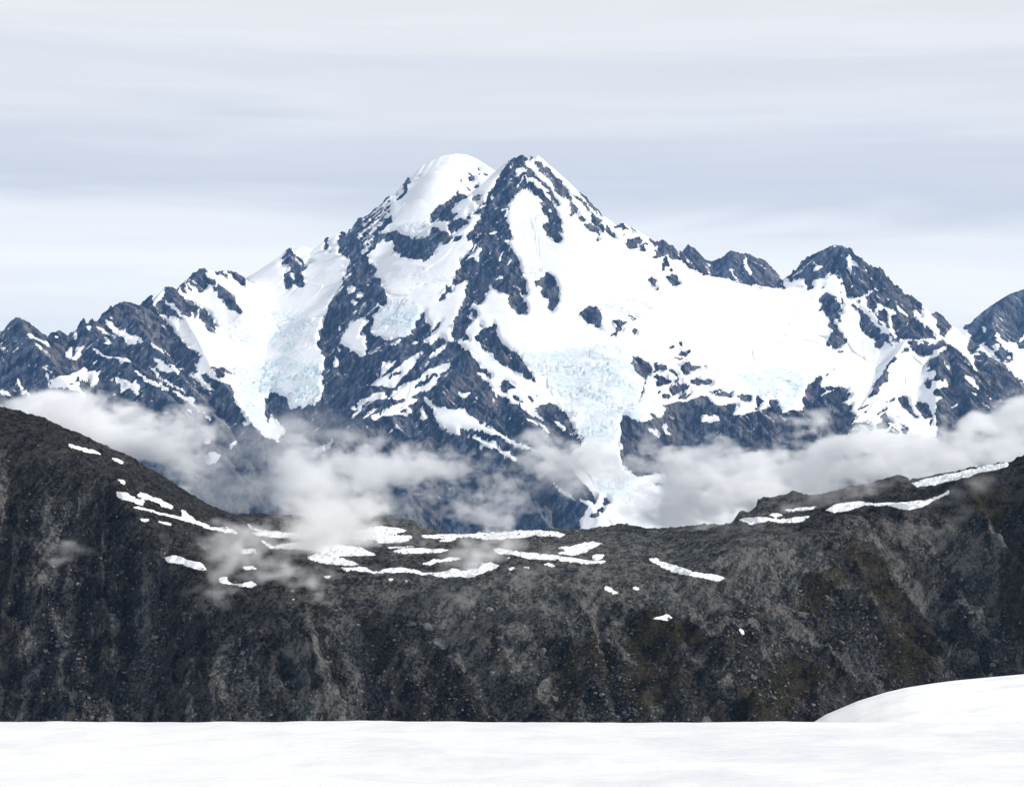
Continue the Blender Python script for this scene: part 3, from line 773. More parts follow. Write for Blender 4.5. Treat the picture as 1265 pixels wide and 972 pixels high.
def massif_material():
    m, n, b = material('alpine_rock_and_snow')
    pos = n.node('ShaderNodeTexCoord').outputs['Object']
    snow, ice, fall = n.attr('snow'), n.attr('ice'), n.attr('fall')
    R = math.radians
    dn = n.mapping(n.mapping(pos, (0, R(48), 0)), (0, 0, 0), (1 / 15., 1 / 110., 1 / 130.))     # streaks down to the left
    up = n.mapping(n.mapping(pos, (0, R(-48), 0)), (0, 0, 0), (1 / 15., 1 / 110., 1 / 130.))    # streaks down to the right
    left = n.mrange(fall, -.25, .25, 1, 0)
    st = n.mixf(left, n.noise(dn, 1, 4, .6, .4), n.noise(up, 1, 4, .6, .4))
    fine = n.noise(pos, 1 / 14., 5, .65)
    vert = n.noise(n.mapping(pos, (0, 0, 0), (1 / 18., 1 / 60., 1 / 160.)), 1, 4, .6, .5)
    brk = n.math('ADD', n.math('MULTIPLY', n.math('SUBTRACT', st, .5), .95), n.math('MULTIPLY', n.math('SUBTRACT', fine, .5), .55))
    edge = n.math('SUBTRACT', 1.0, n.math('ABSOLUTE', n.math('SUBTRACT', n.math('MULTIPLY', n.attr('near'), 2.0), 1.0)))
    s = n.math('ADD', snow, n.math('MULTIPLY', brk, n.mrange(edge, .0, .8, .75, 1.9)))
    # small snow flecks caught on ledges of the rock
    fl = n.noise(n.mapping(pos, (0, 0, 0), (1 / 22., 1 / 22., 1 / 15.)), 1, 4, .6)
    where = n.mrange(n.noise(pos, 1 / 170., 3, .5), .44, .60, 0, 1)
    led = n.math('MULTIPLY', n.mrange(n.mixf(.35, st, fl), .585, .612, 0, 1), where)
    s = n.mrange(s, .44, .56, 0, 1)
    szp = n.node('ShaderNodeSeparateXYZ'); n.put(szp.inputs[0], pos)
    led = n.math('MULTIPLY', led, n.mrange(szp.outputs[2], -260, -90))
    s = n.math('MAXIMUM', s, n.math('MULTIPLY', led, .9))
    # rock: tilted strata, with lit and shaded facets painted into the tone
    big = n.noise(pos, 1 / 330., 4, .55)
    dn2 = n.mapping(n.mapping(pos, (0, R(40), 0)), (0, 0, 0), (1 / 38., 1 / 150., 1 / 210.))
    up2 = n.mapping(n.mapping(pos, (0, R(-40), 0)), (0, 0, 0), (1 / 38., 1 / 150., 1 / 210.))
    st2 = n.mixf(left, n.noise(dn2, 1, 5, .6, .8), n.noise(up2, 1, 5, .6, .8))
    tone = n.mixf(.17, n.mixf(.34, n.mixf(.55, st, st2), vert), fine)
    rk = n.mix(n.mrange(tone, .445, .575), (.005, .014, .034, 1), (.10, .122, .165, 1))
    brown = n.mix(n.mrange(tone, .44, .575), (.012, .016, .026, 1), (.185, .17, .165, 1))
    rk = n.mix(n.mrange(n.mixf(.6, big, n.mrange(fall, -.9, .9, 0, 1, False)), .48, .62, 0, .7), rk, brown)  # right-facing slopes painted paler brown as if sunlit, the rest left shade-blue
    # snow and ice
    lay = n.noise(n.mapping(pos, (R(8), 0, 0), (1 / 160., 1 / 160., 1 / 14.)), 1, 5, .6, .6)
    sn = n.mix(n.mrange(lay, .55, .70, 0, .5), (.90, .915, .935, 1), (.74, .81, .88, 1))
    cr2 = n.noise(n.mapping(pos, (0, R(10), 0), (1 / 75., 1 / 45., 1 / 20.)), 1, 7, .66, 1.6)
    patch = n.noise(pos, 1 / 95., 4, .6)
    icec = n.mix(n.mrange(n.mixf(.5, cr2, patch), .42, .57), (.68, .81, .875, 1), (.88, .91, .925, 1))
    thin = n.math('MULTIPLY', n.mrange(n.math('ABSOLUTE', n.math('SUBTRACT', cr2, .52)), .004, .022, 1, 0), n.mrange(patch, .40, .56))
    icec = n.mix(n.math('MULTIPLY', thin, .55), icec, (.30, .40, .50, 1))
    dirt = n.math('MULTIPLY', n.mrange(cr2, .60, .70), n.mrange(patch, .46, .6))
    icec = n.mix(n.math('MULTIPLY', dirt, .7), icec, (.34, .37, .41, 1))
    icw = n.mrange(n.math('ADD', ice, n.math('MULTIPLY', n.math('SUBTRACT', n.noise(pos, 1 / 110., 5, .65), .5), 2.0)), .30, .85)
    sn = n.mix(icw, sn, icec)
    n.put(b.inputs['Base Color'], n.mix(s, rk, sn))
    b.inputs['Roughness'].default_value = .8
    h = n.mixf(s, n.math('MULTIPLY', tone, 1.0), n.mixf(icw, n.math('MULTIPLY', lay, .12), n.math('MULTIPLY', cr2, .8)))
    n.put(b.inputs['Normal'], n.bump(h, .8, 12))
    return m

def ridge_material():
    m, n, b = material('scree')
    pos = n.node('ShaderNodeTexCoord').outputs['Object']
    grass, gul = n.attr('grass'), n.attr('gully')
    fine = n.noise(pos, .55, 6, .7); mid = n.noise(pos, .09, 5, .6); big = n.noise(pos, .016, 4, .55)
    vor = n.voro(pos, .42, 'F1', 'Color')
    sp = n.node('ShaderNodeSeparateColor'); n.put(sp.inputs[0], vor)
    stone = n.math('MULTIPLY', n.mrange(sp.outputs[0], .80, .90), n.mrange(n.voro(pos, .42), .12, .42, 1, 0))
    vor2 = n.voro(pos, 1.1, 'F1', 'Color'); sp2 = n.node('ShaderNodeSeparateColor'); n.put(sp2.inputs[0], vor2)
    slant = n.noise(n.mapping(n.mapping(pos, (0, math.radians(-38), 0)), (0, 0, 0), (1 / 3.2, 1 / 9., 1 / 26.)), 1, 5, .62, .5)
    gather = n.mrange(n.math('ADD', n.noise(pos, .035, 5, .6), n.math('MULTIPLY', gul, .35)), .48, .72)
    t = n.mixf(.30, n.mixf(.42, fine, mid), slant)
    col = n.mix(n.mrange(t, .44, .57), (.0085, .0076, .0068, 1), (.066, .062, .056, 1))
    col = n.mix(n.mrange(big, .46, .62, .0, .5), col, n.mix(n.mrange(t, .38, .62), (.007, .0065, .006, 1), (.050, .044, .039, 1)))
    col = n.mix(n.math('MULTIPLY', n.mrange(n.math('ADD', gul, n.math('MULTIPLY', n.math('SUBTRACT', mid, .5), .8)), .35, .85), .7), col, n.mix(n.mrange(fine, .38, .62), (.014, .016, .019, 1), (.125, .128, .132, 1)))
    col = n.mix(n.math('MULTIPLY', n.math('MULTIPLY', sp2.outputs[1], gather), .6), col, n.mix(n.mrange(fine, .36, .64), (.006, .007, .009, 1), (.11, .108, .106, 1)))
    pl = n.mrange(n.math('ADD', n.attr('pale'), n.math('MULTIPLY', n.math('SUBTRACT', n.mixf(.5, mid, fine), .5), 1.1)), .15, .85)
    col = n.mix(n.math('MULTIPLY', pl, .85), col, n.mix(n.mrange(t, .44, .57), (.036, .044, .047, 1), (.198, .190, .178, 1)))
    shade_streak = n.mrange(n.math('ADD', n.attr('shade_streak'), n.math('MULTIPLY', n.math('SUBTRACT', mid, .5), .9)), .15, .8)  # shadow streaks painted darker into the slope colour
    col = n.mix(n.math('MULTIPLY', shade_streak, .7), col, n.mix(n.mrange(t, .44, .57), (.0065, .0058, .0052, 1), (.041, .037, .033, 1)))
    col = n.mix(n.math('MULTIPLY', stone, n.mrange(gather, 0, 1, .12, .95)), col, (.24, .24, .24, 1))
    gm = n.mrange(n.math('ADD', grass, n.math('MULTIPLY', n.math('SUBTRACT', n.noise(pos, .11, 6, .68), .5), 1.7)), .35, .75)
    col = n.mix(n.math('MULTIPLY', gm, .85), col, n.mix(n.mrange(n.mixf(.5, fine, mid), .38, .62), (.008, .0075, .004, 1), (.056, .047, .021, 1)))
    n.put(b.inputs['Base Color'], col); b.inputs['Roughness'].default_value = .9
    n.put(b.inputs['Normal'], n.bump(n.math('ADD', n.math('MULTIPLY', mid, 4.0), n.math('MULTIPLY', fine, 1.3)), 1.0, 1.9))
    return m

def snow_material(name, tint=(.80, .81, .818, 1), grain=1.0):
    m, n, b = material(name)
    pos = n.node('ShaderNodeTexCoord').outputs['Object']
    wave = n.noise(n.mapping(pos, (0, 0, 0), (.22, .42, .5)), 1, 6, .62, .6)
    fine = n.noise(n.mapping(pos, (0, 0, 0), (.9, 3.0, 2.0)), grain, 5, .65)
    big = n.noise(n.mapping(pos, (0, 0, 0), (.035, .09, .09)), 1, 3, .5)
    col = n.mix(n.mrange(n.mixf(.4, wave, big), .42, .66, 0, 1), tint, (.68, .705, .74, 1))
    n.put(b.inputs['Base Color'], col); b.inputs['Roughness'].default_value = .7
    n.put(b.inputs['Normal'], n.bump(n.math('ADD', n.math('MULTIPLY', wave, .7), n.math('MULTIPLY', fine, .5)), .4, .35))
    return m

def patch_material():
    m, n, b = material('old_snow')
    pos = n.node('ShaderNodeTexCoord').outputs['Object']
    f = n.noise(n.mapping(pos, (0, 0, 0), (.05, .05, .4)), 1, 4, .6, .5); g = n.noise(pos, .5, 4, .6)
    col = n.mix(n.mrange(f, .45, .7), (.90, .92, .94, 1), (.82, .85, .89, 1))
    col = n.mix(n.mrange(g, .66, .78, 0, .25), col, (.50, .49, .47, 1))
    rim = n.mrange(n.math('ADD', n.attr('core'), n.math('MULTIPLY', n.math('SUBTRACT', g, .5), .9)), .38, .62, .8, 0)
    col = n.mix(rim, col, (.33, .335, .34, 1))
    n.put(b.inputs['Base Color'], col); b.inputs['Roughness'].default_value = .75
    n.put(b.inputs['Normal'], n.bump(g, .15, .3))
    return m

def boulder_material():
    m, n, b = material('grey_stone')
    pos = n.node('ShaderNodeTexCoord').outputs['Object']
    oi = n.node('ShaderNodeObjectInfo').outputs['Random']
    f = n.noise(pos, 1.6, 5, .65)
    col = n.mix(n.mrange(f, .3, .7), (.05, .053, .058, 1), (.27, .27, .27, 1))
    col = n.mix(n.math('MULTIPLY', oi, .5), col, (.06, .058, .055, 1))
    n.put(b.inputs['Base Color'], col); b.inputs['Roughness'].default_value = .85
    n.put(b.inputs['Normal'], n.bump(f, .6, .4))
    return m

def scree_material():
    m, n, b = material('scree_stones')
    pos = n.node('ShaderNodeTexCoord').outputs['Object']
    v = n.attr('tone'); f = n.noise(pos, 2.0, 4, .6)
    col = n.mix(v, (.014, .016, .019, 1), (.27, .27, .268, 1))
    col = n.mix(n.mrange(f, .35, .65, .5, 0), col, (.03, .03, .03, 1))
    n.put(b.inputs['Base Color'], col); b.inputs['Roughness'].default_value = .9
    return m

# ---------------------------------------------------------------------------
# The dark ridge in the middle distance
# ---------------------------------------------------------------------------
def curve(txt, x):
    a = np.array([[float(v) for v in t.split(',')] for t in txt.split()])
    return np.interp(x, a[:, 0], a[:, 1])
SKY_Y = "-120,478 0,501.5 20,506 50,514 83,529 116,542 139,555 150,557 159,562 172,570 186,579 199,585 212,595 232,607 256,622 282,634 310,634 335,634 380,637 443,637 466,636.5 510,642 523,652 556,657.5 586,658 640,656 689,652 705,653 719,653.5 735,652 748,650 768,646.5 783,649 798,651.5 819,652 846,650 870,648 890,649 905,644 913,632 918,630 924,633 934,626 936,617 945,614 960,612 972,610 979,606 987,609 999,611 1015,611 1030,606 1040,603 1053,600 1070,597 1093,591 1112,586 1124,593 1150,587 1171,583 1195,578 1210,575.5 1230,572 1249,569.5 1265,561 1300,545 1380,520"
SKY_D = "-120,1330 0,1400 160,1480 260,1580 340,1660 700,1640 850,1600 920,1580 1100,1520 1265,1420 1380,1350"
BROW_Y = "-120,500 0,522 60,545 120,580 180,640 230,690 300,715 400,722 500,718 600,713 700,706 760,712 830,712 870,690 920,668 980,662 1010,645 1050,636 1100,632 1150,622 1172,610 1200,600 1265,580 1380,545"
BROW_D = "-120,1300 0,1330 120,1300 220,1200 300,1160 600,1150 800,1160 900,1190 1000,1240 1100,1270 1180,1300 1265,1300 1380,1250"
def build_ridge(mat):
    cols = np.arange(-110, 1376, .8); nc = len(cols)
    ys, ds, yb, db = (curve(c, cols) for c in (SKY_Y, SKY_D, BROW_Y, BROW_D))
    k = np.ones(41) / 41
    sm = lambda a: np.convolve(np.pad(a, 20, mode='edge'), k, 'valid')
    yb, db, ds = sm(yb), sm(db), sm(ds)
    zb = (CY - yb) / FPX * db; zs = (CY - ys) / FPX * ds
    slope = .78
    rows = []
    for y in np.concatenate([np.linspace(1250, 985, 20), np.linspace(980, 0, 0), ]):
        t = (y - CY) / FPX; d = (slope * db - zb) / (slope + t); rows.append((d, -t * d))
    NF = 300
    for i in range(NF):
        f = i / NF; y = 982 + (yb - 982) * f
        t = (y - CY) / FPX; d = (slope * db - zb) / (slope + t); rows.append((d, -t * d))
    NP = 190
    for i in range(NP + 1):
        f = i / NP; d = db + (ds - db) * f
        g = f - .10 * np.sin(math.pi * f) * (yb - ys > 30)
        rows.append((d, zb + (zs - zb) * g))
    for i in range(1, 40):
        rows.append((ds + i * 14, zs - i * 14 * .62))
    Y = np.array([r[0] for r in rows]); Z = np.array([r[1] for r in rows])
    # round the brow
    i0 = 20 + NF
    for a in (Y, Z):
        s = gauss(a.astype(np.float32), 9.0)
        w = np.exp(-((np.arange(len(a)) - i0) / 26.) ** 2)[:, None]
        a[:] = a * (1 - w) + s * w
    X = (cols[None, :] - CX) / FPX * Y
    drop = np.maximum(zb[None, :] - Z, 0)
    face = smooth01(2, 40, drop)
    lean = curve("-110,.15 200,.05 420,.35 640,.75 900,1.0 1200,.9 1376,.6", cols)[None, :]
    U = X - lean * drop * 1.25
    sky_i = 20 + NF + NP
    crestw = np.clip(np.abs(np.arange(len(rows)) - sky_i) / 40., .12, 1)[:, None]
    gul = ridged(U / 85 + .35 * perlin(U / 60, drop / 60, 4), drop / 300 + 3, 3, 5)
    gul2 = ridged(U / 30 + .3 * perlin(U / 25, drop / 25, 8), drop / 120, 3, 15)
    Z = Z + face * (15 * (gul - .9) + 8 * (gul2 - .9))
    PXV, PYV = CX + X / Y * FPX, CY - Z / Y * FPX
    def along(line, w):
        a = np.array([[float(v) for v in t.split(',')] for t in line.split()]); best = np.full(X.shape, 1e9)
        for (x1, y1), (x2, y2) in zip(a[:-1], a[1:]):
            L = (x2 - x1) ** 2 + (y2 - y1) ** 2; tt = np.clip(((PXV - x1) * (x2 - x1) + (PYV - y1) * (y2 - y1)) / L, 0, 1)
            np.minimum(best, np.hypot(PXV - x1 - tt * (x2 - x1), PYV - y1 - tt * (y2 - y1)), out=best)
        return np.exp(-(best / w) ** 2)
    PXV = PXV + 9 * perlin(U / 30, drop / 30, 41); chute = np.zeros(X.shape)
    for line, w, dep in CHUTES:
        a = along(line, w); Z = Z - dep * a; chute = np.maximum(chute, a)
    for line, w, dep in RIBS: Z = Z + dep * along(line, w)
    turf = np.zeros(X.shape)
    for x, y, rx, ry, v in TURF:
        turf = np.maximum(turf, v * np.exp(-(((PXV - x) / rx) ** 2 + ((PYV - y) / ry) ** 2) ** 1.5))
    blk = ridged(X / 44, Y / 44 + Z / 60, 4, 35) - .9
    Z = Z + crestw * 5.5 * blk * smooth01(0, 25, drop) * (1 - .45 * smooth01(500, 900, PXV))
    und = fbm(X / 120, Y / 120, 4, 31)
    Z = Z + crestw * (2.2 * und * (1 - face) + 5 * und * face)
    rub = ridged(X / 17, Y / 17 + Z / 20, 4, 51) - .9
    Z = Z + (.55 + .45 * crestw) * (1.5 + 1.8 * face) * rub
    Z = Z + .9 * fbm(X / 4.2, Y / 4.2 + Z / 5., 3, 61)
    co = np.stack([X, Y, Z], -1)
    gra = turf + 0 * (.95 - .55 * gul) * face * curve("-110,0 300,.0 600,.35 760,.75 1000,1 1376,1.1", cols)[None, :] * smooth01(15, 90, drop) + .25 * perlin(X / 60, Y / 60 + Z / 60, 77)
    gra = gra + 0.0 * smooth01(1175, 1240, cols)[None, :] * (.35 + .5 * perlin(X / 30, Z / 30, 78)) * face
    st = fbm(U / 15 + .3 * perlin(X / 9, Z / 9, 3), drop / 120 + 5, 4, 131, .6)
    fan = np.zeros(X.shape)
    for x, y, rx, ry, v in FANS: fan = np.maximum(fan, v * np.exp(-(((PXV - x) / rx) ** 2 + ((PYV - y) / ry) ** 2) ** 1.5))
    pale = np.clip(fan * (.75 + .5 * st) + .95 * smooth01(.12, .6, st) * face + .5 * (1 - face) * smooth01(260, 420, PXV) * (1 - smooth01(950, 1050, PXV)), 0, 1)
    dusk = np.clip(smooth01(.05, .55, -st) * face, 0, 1)  # mask for the painted shadow streaks down the face
    att = {'pale': pale.ravel(), 'shade_streak': dusk.ravel(), 'grass': np.clip(gra, -1, 1.5).ravel(), 'gully': np.clip(.95 - gul2 * .75 + .3 * perlin(X / 40, Z / 40, 79), 0, 1).ravel() * face.ravel() * .6 + chute.ravel()}
    o = mesh_from_arrays('hillside', co.reshape(-1, 3), grid_faces(len(rows), nc), att, mat)
    tag(o, 'dark scree ridge with a flat saddle crossing the whole picture below the mountains', 'ridge', 'structure')
    return o

CHUTES = [("108,600 78,650 70,720 82,800 108,900", 8, 7), ("128,600 124,660 126,720 110,780", 4, 6), ("292,716 235,760 180,808 168,895", 7, 5), ("210,660 190,740 205,800", 6, 6), ("20,720 45,800 80,890", 7, 6),
 ("640,735 690,800 720,860 735,900", 14, 5), ("735,745 757,820 775,900", 8, 8), ("545,740 575,800 620,860 640,900", 18, 4), ("1175,640 1211,690 1225,750 1245,830", 8, 8), ("960,690 1020,760 1090,820 1140,870", 9, 6), ("840,720 905,790 950,850 985,900", 8, 5), ("430,760 450,830 440,900", 12, 5), ("300,790 330,840 325,900", 10, 5), ("1080,660 1130,730 1190,800", 8, 6)]
RIBS = [("150,600 160,680 140,760 150,860", 16, 6), ("240,690 235,760 260,860", 14, 5), ("380,760 385,830 370,900", 18, 6), ("700,740 730,790 745,850 750,900", 12, 6), ("800,770 830,820 850,900", 15, 7), ("930,785 1000,840 1040,895", 9, 6), ("1000,690 1090,770 1160,850", 11, 6), ("1185,610 1230,690 1250,800", 10, 9), ("925,895 940,855 975,895", 9, 5), ("1120,650 1180,730 1215,800", 8, 5)]
TURF = [(820, 790, 55, 28, 1), (800, 850, 60, 50, .9), (990, 845, 55, 22, 1), (940, 872, 45, 22, 1), (1135, 800, 42, 45, 1), (1090, 745, 40, 32, .7), (1215, 625, 24, 42, .9), (1252, 740, 24, 90, 1), (700, 840, 26, 45, .75), (745, 800, 26, 30, .8), (1020, 735, 50, 36, .65), (900, 720, 60, 30, .4), (470, 850, 60, 50, .35), (180, 700, 60, 80, .25), (1075, 690, 40, 30, .5)]
FANS = [(620, 735, 110, 34, .9), (760, 690, 100, 40, .8), (900, 715, 110, 50, 1), (960, 790, 60, 60, .7), (1090, 665, 80, 40, .8), (690, 790, 60, 70, .75), (560, 800, 60, 50, .6), (130, 565, 60, 30, .4), (75, 760, 26, 120, .5), (1225, 730, 26, 80, .6), (500, 650, 260, 20, .5)]
RIDGE_SNOW = [
 (21, 'thin white snow strip, the uppermost on the dark left hillside', "242,263 270,270 330,282 390,305 375,308 310,295 255,278"),
 (21, 'short snow strip just down from the uppermost strip on the left hillside', "410,315 440,322 468,338 455,343 425,330"),
 (21, 'tiny wedge of snow alone above the forked snow bands of the left hillside', "430,395 465,400 467,420 445,412"),
 (21, 'blunt snow band at the left end of the forked bands on the left hillside', "422,440 470,447 495,462 545,480 535,497 500,487 440,467"),
 (21, 'tapering snow band above the long descending one on the left hillside', "510,455 530,445 590,470 645,495 635,512 590,490 550,475 520,470"),
 (21, 'long forked snow band running down the left hillside to the saddle', "480,498 530,500 600,520 680,540 667,508 690,515 720,545 800,575 850,573 888,600 830,597 780,582 700,555 600,530"),
 (21, 'small snow fleck under the start of the long forked band', "515,541 558,547 552,558 525,553"),
 (21, 'narrow snow fleck under the middle of the long forked band', "583,551 643,562 640,571 600,564"),
 (21, 'isolated lumpy snow patch on the dark slope left of the low mist', "610,685 650,678 700,695 750,708 777,738 740,735 680,718 625,705"),
 (21, 'ragged snow patch half veiled by the low mist', "808,768 840,755 860,785 900,785 940,775 960,790 940,803 880,795 825,785"),
 (21, 'stubby snow patch beside the mist just below the saddle', "890,657 955,655 962,677 898,674"),
 (24, 'large snow patch shining through the mist at the left end of the saddle', "190,138 250,168 300,176 380,183 470,176 560,180 560,208 450,205 340,204 240,194 215,186 250,182"),
 (24, 'wide snow sheet under the thickest mist on the saddle', "300,243 330,228 470,213 590,233 650,240 720,270 640,278 560,275 600,290 665,312 580,310 470,300 440,280 480,258 400,250"),
 (24, 'slanting snow strip above the wide misty snow sheet', "240,205 262,212 325,242 300,246"),
 (24, 'long wavy snow band along the near edge of the saddle', "565,315 620,320 670,316 700,335 760,322 810,316 900,338 960,337 1010,322 1060,332 1110,318 1120,303 1160,298 1200,313 1150,335 1110,345 1080,362 1030,352 980,362 920,350 840,340 760,340 700,344 640,332 590,332"),
 (24, 'thin curved snow strip just above the long wavy band', "878,306 930,288 980,283 1010,276 1050,283 1020,292 950,299 915,314"),
 (24, 'broad snow patch at the back of the saddle right of the mist', "610,180 690,163 730,156 840,172 800,185 770,190 850,195 840,217 780,224 720,227 700,212 590,210 650,195"),
 (22, 'longest snow strip along the far skyline of the saddle', "350,183 500,178 720,163 870,168 912,182 880,192 780,187 700,197 600,202 540,191 470,197 380,195"),
 (22, 'short snow strip right below the skyline strip', "415,199 500,194 480,209 430,210"),
 (22, 'level snow strip in the middle of the saddle', "238,240 330,230 450,236 470,240 430,249 300,255"),
 (22, 'hair thin snow line over the level strip', "215,227 345,223 350,229 250,234"),
 (22, 'long snow strip bending down to the right side of the saddle', "623,238 650,231 720,243 790,250 850,256 920,266 990,278 1050,278 1042,290 960,290 870,277 780,274 690,257 640,250"),
 (22, 'hooked snow patch with a dark gap above the long bending strip', "860,232 930,222 1000,203 1012,213 1050,213 1000,233 970,251 920,260 860,252 905,240"),
 (22, 'stubby snow block near the end of the long bending strip', "988,256 1042,253 1050,266 1020,275 1048,281 1000,277"),
 (22, 'tiny round snow spot below the long bending strip', "668,266 696,265 692,273"),
 (22, 'small snow fleck at the right end of the wavy band', "675,307 710,300 720,308 690,314"),
 (22, 'small snow dash right of the wavy band', "733,302 767,300 762,309"),
 (22, 'narrow snow dash alone on the right part of the saddle', "813,291 830,286 868,298 845,302"),
 (22, 'small slanted snow patch on the scree, left one of a pair', "1038,375 1060,375 1099,399 1075,404 1053,391"),
 (22, 'small snow spot on the scree, right one of a pair', "1146,376 1165,373 1180,386 1160,390"),
 (23, 'long thin snow bar slanting down the open scree right of centre', "45,330 80,333 150,358 200,376 270,383 300,395 280,404 200,390 140,380 80,354"),
 (23, 'small flat snow patch low on the scree over the brown turf', "66,520 110,509 138,518 110,530"),
 (23, 'narrow snow sliver lowest and farthest right on the scree', "336,551 355,559 374,578 353,573"),
 (23, 'snow bank with two tiers under the rocky skyline knob', "330,209 370,200 430,203 470,209 530,198 570,197 540,217 480,219 430,214 380,226"),
 (23, 'little snow cap on the tiers under the rocky knob', "430,194 460,185 482,196 455,206"),
 (23, 'thin snow line between the rocky knob and the curved snow band', "480,179 540,170 602,166 560,179 500,186"),
 (23, 'long curved snow band sweeping up to the right along the brow', "608,179 650,158 710,150 760,158 840,153 930,148 985,126 1007,111 1004,133 960,146 920,173 870,179 800,166 740,165 690,180 650,189"),
 (23, 'big snow bank high on the right against the mist', "878,96 930,79 1000,66 1080,48 1140,33 1187,28 1190,46 1110,61 1040,81 960,100 905,107"),
 (22, 'tiny snow dot left of the wavy band', "238,344 262,347 255,357"),
 (22, 'tiny oval snow dot under the wavy band', "293,351 318,349 312,359"),
 (24, 'small snow dash under the left tip of the wavy band', "502,349 542,349 530,361 508,359"),
 (24, 'small snow dash low in the mist at the left', "185,315 230,313 245,325 200,328"),
 (24, 'small bright snow dot below the mist on the dark slope', "382,440 395,437 400,447 388,450"),
]

def cast(o, inv, px, py):
    d = Vector(((px - CX) / FPX, 1.0, (CY - py) / FPX)).normalized()
    ok, loc, nor, _ = o.ray_cast(Vector((0, 0, 0)), d)
    return (loc, nor) if ok else (None, None)

def drape_snow(ridge, frame, label, txt, mat, i):
    poly = P(frame, txt); st = .45
    x0, y0 = poly.min(0) - 4; x1, y1 = poly.max(0) + 4
    gx = np.arange(x0, x1 + st, st); gy = np.arange(y0, y1 + st, st)
    GX, GY = np.meshgrid(gx, gy)
    acc = np.zeros(GX.shape, np.float32)
    WX = GX + 2.6 * fbm(GX / 14 + i * 5, GY / 6, 3, 70 + i, .5); WY = GY + 1.1 * fbm(GX / 12 - i * 3, GY / 6, 4, 170 + i, .55)
    for a in (-.25, .25):
        for b in (-.25, .25): acc += inside(poly, WX + a * st, WY + b * st)
    s = gauss(acc / 4, 1.1)
    s0 = gauss(s, 3.0)
    s = s + .13 * fbm(GX / 4.5 + i * 9, GY / 2.2, 4, 90 + i, .65) * (s > .03) * (s < .97)
    s = s - .55 * smooth01(.30, .55, perlin(GX / 3.4 + i * 7, GY / 1.7, 190 + i))
    need = s > .30
    idx = -np.ones(GX.shape, int); co = []; dep = []; core = []
    for j, k in zip(*np.nonzero(need)):
        loc, nor = cast(ridge, None, GX[j, k], GY[j, k])
        if loc is None or loc.y > 1900: continue
        h = np.clip((min(s0[j, k], s[j, k]) - .42) * .7, -.6, .22)
        idx[j, k] = len(co); core.append(s0[j, k]); co.append(loc + Vector((0, -.25, 1)) * float(h)); dep.append(loc.y)
    f = []
    for j in range(len(gy) - 1):
        for k in range(len(gx) - 1):
            q = (idx[j, k], idx[j, k + 1], idx[j + 1, k + 1], idx[j + 1, k])
            if min(q) >= 0:
                dd = [dep[v] for v in q]
                if max(dd) - min(dd) < 55: f.append((q[3], q[2], q[1], q[0]))
    if len(f) < 3: print('no patch', label); return
    o = mesh_from_arrays('snow_patch', np.array([tuple(c) for c in co]), np.array(f), {'core': np.array(core)}, mat)
    tag(o, label, 'snow patch', None, 'snow patches on the dark ridge')

def rock_mesh(rng, sub=2, rough=.28):
    bm = bmesh.new(); bmesh.ops.create_icosphere(bm, subdivisions=sub, radius=1)
    sx, sy, sz = rng.uniform(.75, 1.25), rng.uniform(.7, 1.1), rng.uniform(.5, .8)
    cuts = [(Vector((rng.gauss(0, 1), rng.gauss(0, 1), rng.gauss(0, 1))).normalized(), rng.uniform(.55, .85)) for _ in range(9)]
    for v in bm.verts:
        p = v.co.copy()
        for nrm, d in cuts:                      # flat broken faces
            e = p.dot(nrm) - d
            if e > 0: p -= nrm * e
        p *= 1 + rough * .25 * rng.uniform(-1, 1)
        v.co = Vector((p.x * sx, p.y * sy, p.z * sz))
    return bm

